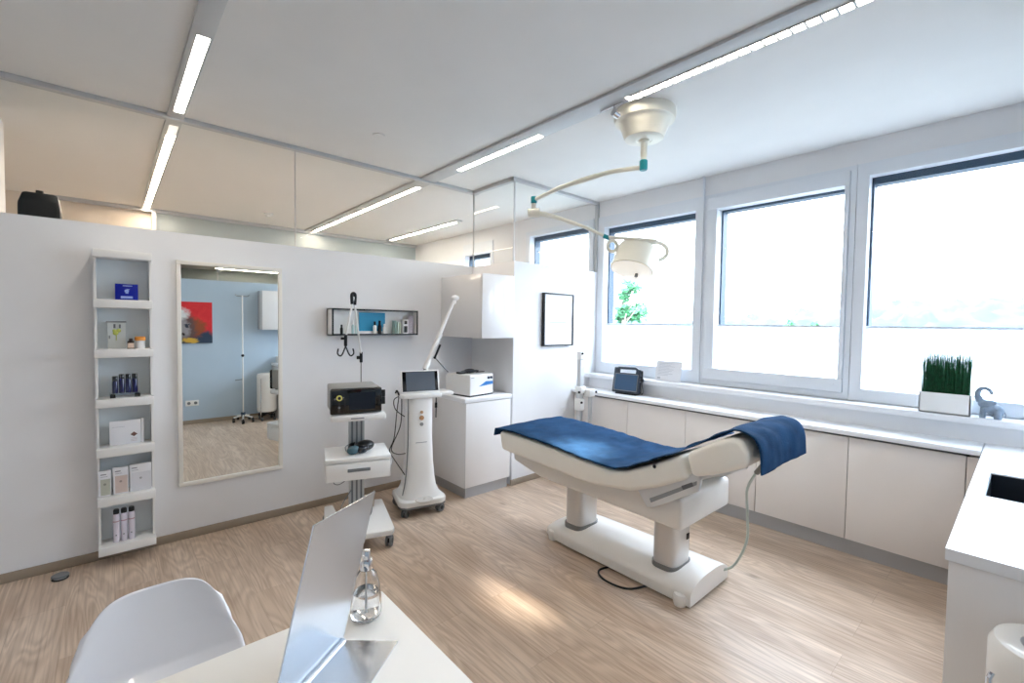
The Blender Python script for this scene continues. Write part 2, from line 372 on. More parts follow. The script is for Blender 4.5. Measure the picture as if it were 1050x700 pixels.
# aluminium profiles at the ceiling that hold the glass
struct('trim_1', bx(-1.9, 2.82, 3.735, 3.785, 2.80, CZ, bev=0.002), ALUM)
struct('trim_2', bx(2.755, 2.80, 3.14, 3.785, 2.80, CZ, bev=0.002), ALUM)
struct('trim_3', bx(2.755, 3.99, 3.125, 3.165, 2.80, CZ, bev=0.002), ALUM)
struct('trim_4', bx(3.965, 3.998, 3.125, 3.16, PT, 2.80, bev=0.002), ALUM)
struct('trim_5', bx(-0.53, 4.0, 7.05, 7.1, 2.79, CZ, bev=0.002), ALUM)
struct('trim_6', bx(0.40, 0.44, 7.04, 7.15, 0, 2.8), ALUM)
# glass above the partitions
struct('window_5', bx(-1.85, 1.077, 3.757, 3.765, PT, 2.80), PART)
struct('window_6', bx(1.083, 2.775, 3.757, 3.765, PT, 2.80), PART)
struct('window_7', bx(2.775, 2.783, 3.15, 3.752, PT, 2.80), PART)
struct('window_8', bx(2.79, 3.965, 3.142, 3.15, PT, 2.80), PART)
struct('window_9', bx(-1.85, 1.2, -0.454, -0.446, PT, 2.82), PART)
struct('window_10', bx(1.21, 4.0, -0.454, -0.446, PT, 2.82), PART)
struct('trim_7', bx(1.077, 1.083, 3.756, 3.766, PT, 2.80), ALUM)
struct('trim_8', bx(2.775, 2.783, 3.752, 3.766, PT, 2.80), ALUM)
struct('trim_9', bx(2.775, 2.79, 3.142, 3.15, PT, 2.80), ALUM)
struct('trim_10', bx(-1.85, 4.0, -0.48, -0.42, 2.80, CZ), ALUM)
struct('trim_11', bx(1.2, 1.21, -0.456, -0.444, PT, 2.80), ALUM)

# windows: outer frame (structure), sash, glass, sheer blind in the lower part
def win(n, y0, y1, z0, z1, g, sash=False, dark=True, blind=True, xin=3.985):
    gy0, gy1, gz0, gz1 = g
    fr = MB()
    xs, xe = (xin, 4.09)
    if sash:
        o_ = (y0 + 0.035, y1 - 0.035, z0 + 0.045, z1 - 0.03)
        for a in ((y0, y1, z1 - 0.03, z1), (y0, y1, z0, z0 + 0.045), (y0, y0 + 0.035, z0 + 0.045, z1 - 0.03), (y1 - 0.035, y1, z0 + 0.045, z1 - 0.03)): fr.box(xs, xe, *a)
    else:
        for a in ((y0, y1, gz1, z1), (y0, y1, z0, gz0), (y0, gy0, gz0, gz1), (gy1, y1, gz0, gz1)): fr.box(xs, xe, *a)
    f = struct('window_%d' % n, fr, FRAMEW)
    if sash:
        s_ = MB(); a0, a1, b0, b1 = o_
        a0 += 0.003; a1 -= 0.003; b0 += 0.003; b1 -= 0.003
        for a in ((a0, a1, gz1, b1), (a0, a1, b0, gz0), (a0, gy0, gz0, gz1), (gy1, a1, gz0, gz1)): s_.box(xs - 0.018, xe - 0.01, *a, bev=0.004)
        struct('sash', s_, FRAMEW, f)
    struct('pane', bx(4.06, 4.066, gy0, gy1, gz0, gz1), PANE, f)
    if dark:
        d = MB(); t = 0.05 if dark == 2 else 0.018
        d.box(4.07, 4.16, gy0, gy1, gz1 - t, gz1); d.box(4.07, 4.16, gy1 - 0.014, gy1, gz0 + 0.3, gz1)
        struct('screen_box', d, DARKF, f)
    if blind:
        struct('blind', bx(4.045, 4.048, gy0 + 0.004, gy1 - 0.004, gz0, 1.51), SHEER, f)
        struct('blind_rail', bx(4.036, 4.056, gy0 + 0.002, gy1 - 0.002, 1.508, 1.522), FRAMEW, f)
        if sash: struct('blind_cord', MB().cyl((3.975, gy0 + 0.02, 1.1), (3.99, gy0 + 0.02, 1.5), 0.0015).ball((3.972, gy0 + 0.02, 1.09), 0.008), FRAMEW, f)
    return f
win(1, 1.957, 3.13, 0.99, 2.66, (2.03, 3.045, 1.105, 2.545), dark=2)
win(2, 0.845, 1.953, 0.99, 2.66, (0.912, 1.83, 1.135, 2.525), sash=True, dark=1)
win(3, -0.36, 0.842, 0.99, 2.66, (-0.3, 0.773, 1.075, 2.57), dark=2)
win(4, 3.19, 4.27, 0.99, 2.66, (3.26, 4.2, 1.1, 2.6), dark=2)
win(11, 4.95, 5.65, 0.99, 2.66, (5.0, 5.6, 1.1, 2.5), dark=2)
struct('trim_12', bx(3.965, 3.988, 1.948, 1.962, 0.99, CZ), FRAMEW)
# sill ledge
struct('trim_13', bx(3.82, 4.0, -0.4, 3.13, 0.945, 0.985, bev=0.004).box(3.88, 4.0, -0.4, 3.13, 0.835, 0.945), WHITE)

# ------------------------------------------------------------ outside
struct('ground', bx(4.4, 190, -120, 160, -4.6, -4.5), MEADOW)
random.seed(3)
rows = []
for i in range(46):
    x = 95 + i * 1.6; r = []
    for j in range(220):
        y = -90 + j * 1.2
        prof = math.sin(min(i / 26, 1) * PI / 2)
        h = (8.5 + 2.6 * noise.noise(Vector((y * 0.02, 1.3, 0))) - 0.035 * max(0, y - 5)) * prof
        h += 1.6 * noise.noise(Vector((x * 0.35, y * 0.35, 0))) + 0.9 * noise.noise(Vector((x * 0.8, y * 0.8, 3)))
        r.append((x, y, -4.5 + max(h + 2.5 * prof, 0)))
    rows.append(r)
struct('hills', MB().grid(rows), HILL, sharp=180)
def tree(x, y, zb, zt, r, label, seed, n=900, ls=0.16):
    rnd = random.Random(seed); t = thing('tree', label, 'tree', (x, y, -4.5), 0, 'trees outside the windows')
    tr = MB(); tr.tube([(x, y, -4.5), (x + 0.05, y, zb - 0.3), (x, y + 0.05, (zb + zt) / 2)], [0.11, 0.07, 0.04], 8)
    for k in range(7):
        a = rnd.random() * 6.28; tr.tube([(x, y, zb - 0.1 + 0.1 * k), (x + math.cos(a) * r * 0.55, y + math.sin(a) * r * 0.55, zb + 0.35 + 0.1 * k)], 0.02, 5)
    build('trunk', tr, BARK, t)
    cr2 = MB(); t2 = bmesh.new()
    cs = [(rnd.gauss(0, r * 0.42), rnd.gauss(0, r * 0.42), zb + (zt - zb) * rnd.uniform(0.15, 0.85), rnd.uniform(0.2, 0.42) * r) for _ in range(11)]
    for k in range(n):
        c = rnd.choice(cs); v = Vector((rnd.gauss(0, 1), rnd.gauss(0, 1), rnd.gauss(0, 1))).normalized() * c[3] * rnd.random() ** 0.4
        p = Vector((x + c[0], y + c[1], c[2])) + v
        a = Vector((rnd.gauss(0, 1), rnd.gauss(0, 1), rnd.gauss(0, 1))).normalized(); b = a.orthogonal().normalized()
        a *= ls * rnd.uniform(0.6, 1.2); b *= ls * 0.5
        t2.faces.new([t2.verts.new(q) for q in (p - a, p + b, p + a, p - b)])
    cr2._merge(t2); build('crown', cr2, LEAF, t); return t
tree(12, 8.35, 1.5, 2.95, 0.75, 'pale leafy tree outside the leftmost window, beneath the surgical lamp', 5, 800, 0.13)
tree(26, 13.0, -1.5, 2.2, 1.5, 'bushy tree outside, at the right edge of the leftmost window', 8, 700, 0.2)
tree(34, 9.2, -2.0, 2.4, 0.9, 'small tree outside, low in the middle window', 11, 500, 0.2)

# ------------------------------------------------------------ ceiling light tracks
def led_cells(x0, x1, y0, y1, z, cell=0.0):
    m = MB()
    if cell:
        y = y0
        while y < y1 - 1e-4:
            m.box(x0, x1, y, min(y + cell - 0.009, y1), z - 0.001, z + 0.002); y += cell
    else: m.box(x0, x1, y0, y1, z - 0.001, z + 0.002)
    return m
TZ = 2.812
t = thing('ceiling_light', 'long grey ceiling light track above the desk and left part of the room', 'ceiling light', (0.34, 2.5, CZ))
build('rail', bx(0.295, 0.385, -0.4, 7.1, TZ, CZ, bev=0.002), ALUM, t)
for a, b, m_ in ((0.35, 1.6, LEDW), (2.59, 3.62, LEDW), (4.10, 7.05, LEDB)):
    build('led_strip', led_cells(0.322, 0.372, a, b, TZ), m_, t)
t = thing('ceiling_light', 'long grey ceiling light track running over the couch beside the surgical lamp', 'ceiling light', (2.24, 2.0, CZ))
build('rail', bx(2.15, 2.305, -0.4, 7.1, TZ, CZ, bev=0.002), ALUM, t)
build('led_strip', led_cells(2.25, 2.295, -0.35, 1.59, TZ, 0.058), LEDW, t)
lv = MB()
for q in range(33): lv.box(2.248, 2.297, -0.354 + 0.058 * (q + 1) - 0.009, -0.354 + 0.058 * (q + 1), TZ - 0.007, TZ)
lv.box(2.246, 2.249, -0.35, 1.56, TZ - 0.007, TZ).box(2.296, 2.299, -0.35, 1.56, TZ - 0.007, TZ)
build('louver', lv, ALUM, t)
build('led_strip', led_cells(2.25, 2.295, 2.30, 3.29, TZ), LEDW, t)
build('led_strip', led_cells(2.25, 2.295, 3.98, 7.0, TZ), LEDB, t)
sp = build('spotlight', MB().cyl((2.272, 1.68, TZ), (2.272, 1.68, TZ - 0.03), 0.008).cyl((2.262, 1.68, TZ - 0.045), (2.30, 1.675, TZ - 0.055), 0.022).tube([(2.272, 1.62, TZ - 0.008), (2.272, 1.78, TZ - 0.008)], 0.006), CHROME, t, label='small chrome spotlight on the track')
t = thing('ceiling_light', 'light strip on the ceiling of the room behind, seen in the mirror', 'ceiling light', (2.8, -6.3, CZ))
build('rail', bx(2.0, 3.8, -6.36, -6.24, TZ, CZ), ALUM, t); build('led_strip', bx(2.05, 3.7, -6.34, -6.26, TZ - 0.004, TZ + 0.002), LEDB, t)
t = thing('ceiling_light', 'pale light strip on the ceiling beyond the glass corner', 'ceiling light', (3.4, 5.3, CZ))
build('rail', bx(3.36, 3.44, 4.9, 6.9, TZ, CZ), ALUM, t); build('led_strip', bx(3.375, 3.425, 5.0, 6.8, TZ - 0.004, TZ + 0.002), LEDW, t)
t = thing('smoke_detector', 'small white smoke detector on the ceiling beyond the glass', 'smoke detector', (1.5, 6.3, CZ))
build('base', MB().lathe([(0.055, 0), (0.055, -0.018), (0.045, -0.02)], (1.5, 6.3, CZ)), PLASTW, t); build('sensor', MB().lathe([(0.035, -0.02), (0.03, -0.045), (0, -0.047)], (1.5, 6.3, CZ)), PLASTW, t)
tag(build('ceiling_cover', MB().lathe([(0.045, 0), (0.044, -0.006), (0.0, -0.008)], (1.46, 3.12, CZ)), CEIL, loc=(1.46, 3.12, CZ)), 'flat white round cover on the ceiling above the carts', 'ceiling cover')

# ------------------------------------------------------------ surgical lamp
cx, cy = 2.52, 1.635
L_ = thing('surgical_lamp', 'cream surgical lamp with jointed arm hanging from the ceiling above the couch', 'surgical lamp', (cx, cy, CZ))
build('ceiling_canopy', MB().lathe([(0.0, 0.0), (0.185, 0.0), (0.188, -0.04), (0.18, -0.062), (0.166, -0.066), (0.155, -0.075), (0.118, -0.165), (0.10, -0.172), (0.05, -0.176), (0.045, -0.172), (0.0, -0.172)], (cx, cy, CZ), 48), CREAM, L_)
build('stem', MB().lathe([(0.032, -0.17), (0.032, -0.185), (0.021, -0.19), (0.021, -0.27), (0.018, -0.275), (0.018, -0.30)], (cx, cy, CZ), 24), CREAM, L_)
build('joint', MB().lathe([(0.021, -0.295), (0.025, -0.30), (0.025, -0.352), (0.02, -0.358)], (cx, cy, CZ), 24), TEAL, L_, label='teal joint collar')
J1 = Vector((cx, cy, CZ - 0.34)); J2 = Vector((2.32, 2.41, 2.40))
mid = (J1 + J2) / 2 + Vector((0, 0, 0.035))
build('upper_arm', MB().tube([J1, J1.lerp(mid, 0.5) + Vector((0, 0, 0.014)), mid, mid.lerp(J2, 0.5) + Vector((0, 0, 0.012)), J2], [0.015, 0.016, 0.018, 0.016, 0.014], 14, 6), CREAM, L_)
build('joint', MB().lathe([(0.018, 0.025), (0.022, 0.02), (0.022, -0.02), (0.018, -0.025)], J2, 24), TEAL, L_, label='teal joint collar')
J3 = J2 + Vector((0, 0, -0.09))
build('elbow', MB().cyl(J2 + Vector((0, 0, -0.02)), J3, 0.017).cyl(J3 + Vector((0.03, -0.03, 0)), J3 + Vector((-0.03, 0.03, -0.005)), 0.034, 0.03, 24), CREAM, L_)
J4 = Vector((2.70, 2.06, 2.145))
m2 = (J3 + J4) / 2 + Vector((0, 0, 0.02))
build('lower_arm', MB().tube([J3, J3.lerp(m2, 0.5) + Vector((0, 0, 0.008)), m2, m2.lerp(J4, 0.5) + Vector((0, 0, 0.006)), J4], [0.017, 0.015, 0.014, 0.012, 0.011], 14, 6), CREAM, L_)
dJ = (J4 - m2).normalized()
build('joint', MB().cyl(J4 - dJ * 0.01, J4 + dJ * 0.035, 0.015), TEAL, L_, label='teal end collar')
# head: drum tilted towards the couch
HC = Vector((2.89, 1.93, 1.995)); axis = Vector((0.42, 0.02, 1.0)).normalized()
HM = Matrix.Translation(HC) @ axis.to_track_quat('Z', 'Y').to_matrix().to_4x4()
build('drum', MB().lathe([(0.0, 0.098), (0.09, 0.098), (0.125, 0.088), (0.138, 0.065), (0.148, -0.085), (0.154, -0.09), (0.154, -0.1), (0.146, -0.102)], M=HM, seg=40, cap=False), CREAM, L_)
build('reflector', MB().lathe([(0.146, -0.101), (0.12, -0.112), (0.0, -0.118)], M=HM, seg=40, cap=False), emit('lit_lens', (1.0, 0.90, 0.70, 1), 0.22), L_, label='frosted lens')
build('knob', MB().lathe([(0.012, -0.115), (0.012, -0.14), (0.0, -0.142)], M=HM @ Matrix.Translation((-0.03, -0.03, 0)), seg=16), GREYM, L_, label='small grey knob')
hb = MB(); hb.box(-0.05, 0.05, -0.022, 0.022, 0.07, 0.105, bev=0.008, M=HM); hb.box(-0.11, -0.04, -0.016, 0.016, 0.085, 0.105, bev=0.006, M=HM)
build('bracket', hb, CREAM, L_)
build('yoke', MB().tube([J4 + dJ * 0.02, HM @ Vector((-0.16, 0.06, 0.09)), HM @ Vector((-0.08, 0.02, 0.115)), HM @ Vector((0, 0, 0.1))], 0.012, 12, 6), CREAM, L_)
rv = Vector((0.75, -0.66, 0)).normalized()
def loop(c, w_, h_, n=20, rr=0.009, a0=0.0, a1=2 * PI):
    return MB().tube([c + rv * w_ * math.cos(a0 + (a1 - a0) * i / n) + Vector((0, 0, h_ * math.sin(a0 + (a1 - a0) * i / n))) for i in range(n + 1)], rr, 10)
build('handle', loop(HC - rv * 0.165 + Vector((0, 0, 0.085)), 0.035, 0.04, rr=0.012), CREAM, L_)
build('handle', loop(HC + rv * 0.155 + Vector((0, 0, 0.05)), 0.085, 0.065, rr=0.015, a0=-1.3, a1=2.2), CREAM, L_)
sl = bpy.data.lights.new('lamp_beam', 'SPOT'); sl.energy = 190; sl.color = (1.0, 0.90, 0.76); sl.spot_size = math.radians(21); sl.spot_blend = 1.0; sl.shadow_soft_size = 0.1
so = bpy.data.objects.new('lamp_beam', sl); C.objects.link(so); so.location = HM @ Vector((0, 0, -0.13))
so.rotation_euler = (Vector((1.86, 1.80, 0)) - so.location).to_track_quat('-Z', 'Y').to_euler()

# ------------------------------------------------------------ wall shelf (white tower)
SB = [0.077 + 0.297 * i for i in range(7)]
SX0, SX1, SF = -0.07, 0.2, 3.6
t = thing('wall_shelf', 'tall narrow white wall shelf with product displays, left of the mirror', 'shelf', (0.065, 3.77, 0.0))
build('back_panel', bx(SX0 + 0.012, SX1 - 0.012, 3.752, 3.768, 0.1, 1.86), solid('pale_grey_blue_panel', 230, 238, 242), t)
for xx in (SX0, SX1 - 0.012): build('side_panel', bx(xx, xx + 0.012, 3.66, 3.768, 0.09, 1.88), PLASTW, t)
for i, z in enumerate(SB):
    zt = z + (0.05 if i < 6 else 0.045)
    build('shelf', bx(SX0 - 0.001, SX1 + 0.001, SF, 3.768, z, zt, bev=0.0025), PLASTW, t)
ST = [z + 0.05 for z in SB]
def base(x, y, z): return (x, y, z)
# shelf items
z = ST[5]; t = thing('product_box', 'royal blue product box on the top tier of the wall shelf', 'box', (0.08, 3.68, z))
build('carton', bx(0.026, 0.134, 3.65, 3.70, z, z + 0.098, bev=0.002), BLUEB, t)
lb = MB(); lb.box(0.062, 0.106, 3.6482, 3.65, z + 0.084, z + 0.089); lb.box(0.052, 0.108, 3.6482, 3.65, z + 0.01, z + 0.024); lb.box(0.074, 0.088, 3.6482, 3.65, z + 0.04, z + 0.046); lb.ball((0.08, 3.65, z + 0.055), 0.011, sy=0.12); lb.box(0.082, 0.094, 3.6482, 3.65, z + 0.064, z + 0.067)
build('print', lb, solid('pale_blue_print', 150, 170, 230), t)
z = ST[4]; t = thing('display_card', 'clear acrylic display card with a yellow flower, second shelf tier', 'display card', (0.03, 3.71, z))
build('card', bx(-0.012, 0.072, 3.708, 3.711, z, z + 0.16), solid('pale_card', 214, 218, 216), t)
build('header', bx(-0.018, 0.076, 3.704, 3.715, z + 0.16, z + 0.167), GREYP, t)
fl = MB(); fl.ball((0.026, 3.706, z + 0.095), 0.014, sy=0.1); fl.ball((0.04, 3.706, z + 0.11), 0.012, sy=0.1); fl.ball((0.02, 3.706, z + 0.11), 0.009, sy=0.1); fl.tube([(0.03, 3.706, z + 0.09), (0.028, 3.706, z + 0.05)], 0.002)
build('flower', fl, solid('yellow_green', 196, 200, 96), t)
for q in ((0.016, 0.026, 0.125, 0.15), (0.042, 0.05, 0.125, 0.148), (-0.006, 0.0, 0.06, 0.08)): build('mark', bx(q[0], q[1], 3.705, 3.708, z + q[2], z + q[3]), GREYP, t)
t = thing('jar', 'small brown glass jar with a dark cap on the second shelf tier', 'jar', (0.095, 3.65, z))
build('body', bx(0.079, 0.111, 3.635, 3.667, z, z + 0.036, bev=0.005), solid('pinkish_glass', 222, 196, 178, 0.15), t)
build('base_rim', bx(0.078, 0.112, 3.634, 3.668, z, z + 0.005), solid('brown_rim', 110, 80, 62), t)
build('cap', MB().lathe([(0.017, 0.036), (0.017, 0.045), (0.009, 0.05), (0.009, 0.062), (0, 0.063)], (0.095, 3.651, z), 20), solid('dark_brown', 44, 30, 26, 0.3), t)
t = thing('jar', 'white jar with an orange lid on the second shelf tier', 'jar', (0.14, 3.66, z))
build('body', MB().lathe([(0.021, 0), (0.023, 0.004), (0.023, 0.046), (0.02, 0.05)], (0.14, 3.66, z), 24), PLASTW, t)
build('lid', MB().lathe([(0.026, 0.05), (0.027, 0.053), (0.027, 0.07), (0.023, 0.074), (0, 0.075)], (0.14, 3.66, z), 24), solid('orange_lid', 240, 160, 70, 0.35), t)
z = ST[3]
t = thing('display_stand', 'clear acrylic stand under the dark blue bottles', 'display stand', (0.065, 3.665, z))
build('tray', bx(-0.008, 0.138, 3.63, 3.71, z + 0.018, z + 0.026, bev=0.002), ACRYL, t)
build('foot', bx(-0.006, 0.02, 3.632, 3.70, z, z + 0.018, bev=0.002), BLKG, t); build('foot', bx(0.108, 0.136, 3.632, 3.70, z, z + 0.018, bev=0.002), BLKG, t)
for k, (bx_, hh, nm) in enumerate(((0.018, 0.105, 'leftmost'), (0.049, 0.116, 'second from left'), (0.08, 0.116, 'third from left'), (0.111, 0.116, 'rightmost'))):
    b_ = thing('cosmetic_bottle', 'dark blue cosmetic bottle, %s of the four on the stand' % nm, 'bottle', (bx_, 3.665, z + 0.026), 0, 'dark blue bottles on the acrylic stand')
    build('body', MB().lathe([(0.012, 0), (0.0142, 0.002), (0.0142, hh - 0.035), (0.0125, hh - 0.03)], (bx_, 3.665, z + 0.026), 20), NAVY, b_)
    build('cap', MB().lathe([(0.0135, hh - 0.03), (0.0135, hh - 0.002), (0.0125, hh), (0, hh)], (bx_, 3.665, z + 0.026), 20), BLKG, b_)
z = ST[2]
t = thing('display_card', 'white card with a brown diamond logo on the fourth shelf tier', 'display card', (0.07, 3.69, z))
build('card', bx(-0.012, 0.136, 3.68, 3.69, z, z + 0.148, bev=0.001), PAPER, t)
build('spine', bx(0.138, 0.152, 3.682, 3.70, z, z + 0.15, bev=0.001), PAPER, t)
build('logo', MB().prism([(0.086, z + 0.058), (0.103, z + 0.044), (0.12, z + 0.058), (0.103, z + 0.073)], 'y', 3.6785, 3.68), solid('brown_logo', 112, 84, 78), t)
ln = MB()
for q in range(3): ln.box(0.088, 0.118, 3.679, 3.68, z + 0.034 - 0.009 * q, z + 0.036 - 0.009 * q)
build('print', ln, solid('pale_brown_print', 206, 190, 190), t)
build('heading', bx(0.0, 0.06, 3.679, 3.68, z + 0.11, z + 0.112), PRINT, t)
z = ST[1]
for x0, x1, h_, c1, nm in ((-0.066, -0.008, 0.155, (188, 190, 176), 'pale green brochure, leftmost on the fifth shelf tier'), (0.0, 0.072, 0.163, (214, 196, 188), 'pinkish floral brochure, middle of the fifth shelf tier'), (0.078, 0.185, 0.168, (226, 226, 232), 'wide white brochure, rightmost on the fifth shelf tier')):
    t = thing('brochure', nm, 'brochure', ((x0 + x1) / 2, 3.66, z), 0, 'brochures on the wall shelf')
    build('cover', bx(x0, x1, 3.65, 3.672, z, z + h_, bev=0.0012), PAPER, t)
    build('picture', bx(x0 + 0.01, x1 - 0.004, 3.6486, 3.65, z + 0.008, z + h_ - 0.05), solid('print_' + nm.split()[0], *c1), t)
    build('title', bx(x0 + 0.01, x0 + 0.036, 3.6486, 3.65, z + h_ - 0.024, z + h_ - 0.018).box(x0 + 0.01, x0 + 0.042, 3.6486, 3.65, z + h_ - 0.036, z + h_ - 0.034), PRINTD, t)
    build('motif', MB().ball(((x0 + x1) / 2, 3.6484, z + h_ * 0.48), 0.007, sy=0.1), solid('motif_' + nm.split()[0], *[int(v * 0.78) for v in c1]), t)
z = ST[0]
for k, nm in ((0, 'left'), (1, 'middle'), (2, 'right')):
    xx = 0.012 + 0.036 * k
    t = thing('spray_can', 'pale lilac spray can with black cap, %s one on the lowest shelf tier' % nm, 'spray can', (xx, 3.665, z), 0, 'spray cans on the wall shelf')
    build('can', MB().lathe([(0.015, 0), (0.0165, 0.003), (0.0165, 0.165), (0.014, 0.176)], (xx, 3.665, z), 24), solid('lilac_white', 226, 220, 232, 0.25), t)
    build('cap', MB().lathe([(0.0145, 0.174), (0.0145, 0.196), (0.012, 0.203), (0, 0.204)], (xx, 3.665, z), 24), BLACK, t)
    build('band', MB().lathe([(0.0168, 0.126), (0.0168, 0.132)], (xx, 3.665, z), 24, cap=False), solid('rose_band', 190, 150, 160), t)
    build('label_dot', MB().ball((xx - 0.002, 3.6486, z + 0.045), 0.004, sy=0.2), GREYP, t)

# ------------------------------------------------------------ wall mirror
MX0, MX1, MZ0, MZ1 = 0.333, 0.980, 0.367, 1.892
t = thing('wall_mirror', 'tall wall mirror in a slim white frame, right of the shelf', 'mirror', (0.655, 3.77, MZ0))
fr = MB(); w_ = 0.026
for a in ((MX0, MX1, MZ0, MZ0 + w_), (MX0, MX1, MZ1 - w_, MZ1), (MX0, MX0 + w_, MZ0 + w_, MZ1 - w_), (MX1 - w_, MX1, MZ0 + w_, MZ1 - w_)): fr.box(a[0], a[1], 3.742, 3.769, a[2], a[3], bev=0.003)
build('frame', fr, solid('cream_white_frame', 238, 234, 226, 0.4), t)
build('glass', bx(MX0 + w_ - 0.004, MX1 - w_ + 0.004, 3.754, 3.762, MZ0 + w_ - 0.004, MZ1 - w_ + 0.004), MIRROR, t)

# ------------------------------------------------------------ wall display box
BX0, BX1, BY0, BZ0, BZ1 = 1.322, 2.09, 3.655, 1.388, 1.606
t = thing('display_box', 'long white wall box with black front frame above the carts', 'display box', (1.706, 3.77, BZ0))
sh = MB()
for a in ((BX0, BX1, BY0 + 0.006, 3.768, BZ0, BZ0 + 0.012), (BX0, BX1, BY0 + 0.006, 3.768, BZ1 - 0.012, BZ1), (BX0, BX0 + 0.012, BY0 + 0.006, 3.768, BZ0, BZ1), (BX1 - 0.012, BX1, BY0 + 0.006, 3.768, BZ0, BZ1), (BX0, BX1, 3.75, 3.768, BZ0, BZ1)): sh.box(*a)
build('carcass', sh, PLASTW, t)
fr = MB()
for a in ((BX0, BX1, BZ0, BZ0 + 0.013), (BX0, BX1, BZ1 - 0.013, BZ1), (BX0, BX0 + 0.012, BZ0, BZ1), (BX1 - 0.012, BX1, BZ0, BZ1)): fr.box(a[0], a[1], BY0, BY0 + 0.006, a[2], a[3])
build('front_frame', fr, BLACK, t)
z = BZ0 + 0.012
tag(build('picture_card', bx(1.575, 1.81, 3.735, 3.738, z + 0.022, z + 0.18), solid('sky_blue_card', 52, 160, 205), loc=(1.69, 3.736, z + 0.022)), 'sky blue picture card in the wall box', 'picture card')
tag(build('card_plinth', bx(1.57, 1.815, 3.715, 3.745, z, z + 0.022, bev=0.001), PAPER, loc=(1.69, 3.73, z)), 'white block under the blue picture card', 'display block')
def wbottle(x, h, r, mb_, mc, label, y=3.695, ch=0.3):
    t = thing('cosmetic_bottle', label, 'bottle', (x, y, z)); hb_ = h * (1 - ch)
    build('body', MB().lathe([(r * 0.9, 0), (r, 0.002), (r, hb_ * 0.85), (r * 0.6, hb_)], (x, y, z), 18), mb_, t)
    build('cap', MB().lathe([(r * 0.6, hb_), (r * 0.62, h - 0.002), (r * 0.5, h), (0, h)], (x, y, z), 18), mc, t)
wbottle(1.412, 0.075, 0.011, BLACK, BLACK, 'black bottle at the left end of the wall box')
wbottle(1.505, 0.11, 0.01, solid('pale_teal', 186, 212, 214), PLASTW, 'pale teal tube left of the blue card')
wbottle(1.532, 0.10, 0.01, solid('pale_mint', 206, 226, 226), PLASTW, 'pale mint tube just left of the blue card')
wbottle(1.697, 0.105, 0.015, PLASTW, BLACK, 'white bottle with black cap in front of the blue card')
wbottle(1.742, 0.112, 0.016, BLACK, BLACK, 'black bottle in front of the blue card')
wbottle(1.782, 0.085, 0.013, PLASTW, PLASTW, 'short white bottle beside the black one in front of the blue card')
for k, (xx, nm, cc) in enumerate(((1.885, 'grey green', (150, 176, 172)), (1.91, 'pale mint', (205, 222, 214)), (1.93, 'pale yellow', (220, 226, 206)))):
    tag(build('leaflet', bx(xx - 0.006, xx + 0.006, 3.68, 3.74, z, z + 0.115 - 0.01 * k, bev=0.001), solid('leaflet_%d' % k, *cc), loc=(xx, 3.71, z)), '%s leaflet standing in the right half of the wall box' % nm, 'leaflet')
t = thing('product_box', 'pale box with two dark squares at the right of the wall box', 'box', (1.98, 3.7, z))
build('carton', bx(1.955, 2.005, 3.68, 3.73, z, z + 0.125, bev=0.001), PAPER, t); build('dark_square', bx(1.966, 1.994, 3.6786, 3.68, z + 0.085, z + 0.115), BLACK, t); build('dark_square', bx(1.964, 1.996, 3.6786, 3.68, z + 0.01, z + 0.068), BLACK, t)
tag(build('patterned_card', bx(2.015, 2.065, 3.70, 3.703, z, z + 0.16), solid('speckled_lilac', 190, 184, 196, var=0.35, vscale=120), loc=(2.04, 3.7, z)), 'lilac speckled card at the right end of the wall box', 'card')

# ------------------------------------------------------------ casters
def caster(root, x, y, zt, r=0.036, yaw=0.0):
    mb = MB(); c, s = math.cos(yaw), math.sin(yaw)
    mb.cyl((x, y, zt + 0.002), (x, y, zt - 0.018), 0.012); mb.box(x - 0.018, x + 0.018, y - 0.014, y + 0.014, zt - 0.03, zt - 0.012, bev=0.004)
    k = build('caster', mb, GREYP, root, world=False)
    wh = MB(); d = Vector((-s, c, 0)); p0 = Vector((x, y, r))
    for sg in (-1, 1): wh.cyl(p0 + d * 0.007 * sg, p0 + d * 0.021 * sg, r, r * 0.94, 24)
    build('wheel', wh, RUBBER, k, world=False)
    build('hub', MB().cyl(p0 - d * 0.024, p0 + d * 0.024, r * 0.45), BLACK, k, world=False)
    return k

# ------------------------------------------------------------ equipment trolley with console
T = thing('equipment_trolley', 'white equipment trolley with a drawer, grey column and castors below the wall box', 'trolley', (1.30, 3.12, 0.0), math.radians(-18))
bp = MB(); bp.prism([(-0.2, -0.33), (0.2, -0.33), (0.22, -0.29), (0.21, 0.25), (0.15, 0.26), (0.13, 0.12), (-0.13, 0.12), (-0.15, 0.26), (-0.21, 0.25), (-0.22, -0.29)], 'z', 0.085, 0.125, bev=0.01)
build('base', bp, PLASTW, T, world=False)
for x, y, yw in ((-0.185, -0.29, 0.5), (0.185, -0.29, 1.2), (-0.185, 0.22, 0.2), (0.185, 0.22, 0.4)): caster(T, x, y, 0.087, yaw=yw)
cm = MB(); cm.box(-0.05, 0.05, 0.0, 0.075, 0.12, 0.915)
co = build('column', cm, ALU, T, world=False)
gr = MB()
for xx in (-0.03, 0.0, 0.03): gr.box(xx - 0.006, xx + 0.006, -0.003, 0.001, 0.13, 0.905)
build('slot', gr, solid('dark_slot', 110, 116, 122), co, world=False)
build('drawer_case', bx(-0.2, 0.2, -0.17, 0.15, 0.485, 0.60, bev=0.006).box(-0.205, 0.205, -0.176, 0.155, 0.603, 0.632, bev=0.009), PLASTW, T, world=False)
dr = build('drawer', bx(-0.196, 0.196, -0.184, -0.166, 0.49, 0.598, bev=0.004), PLASTW, T, world=False)
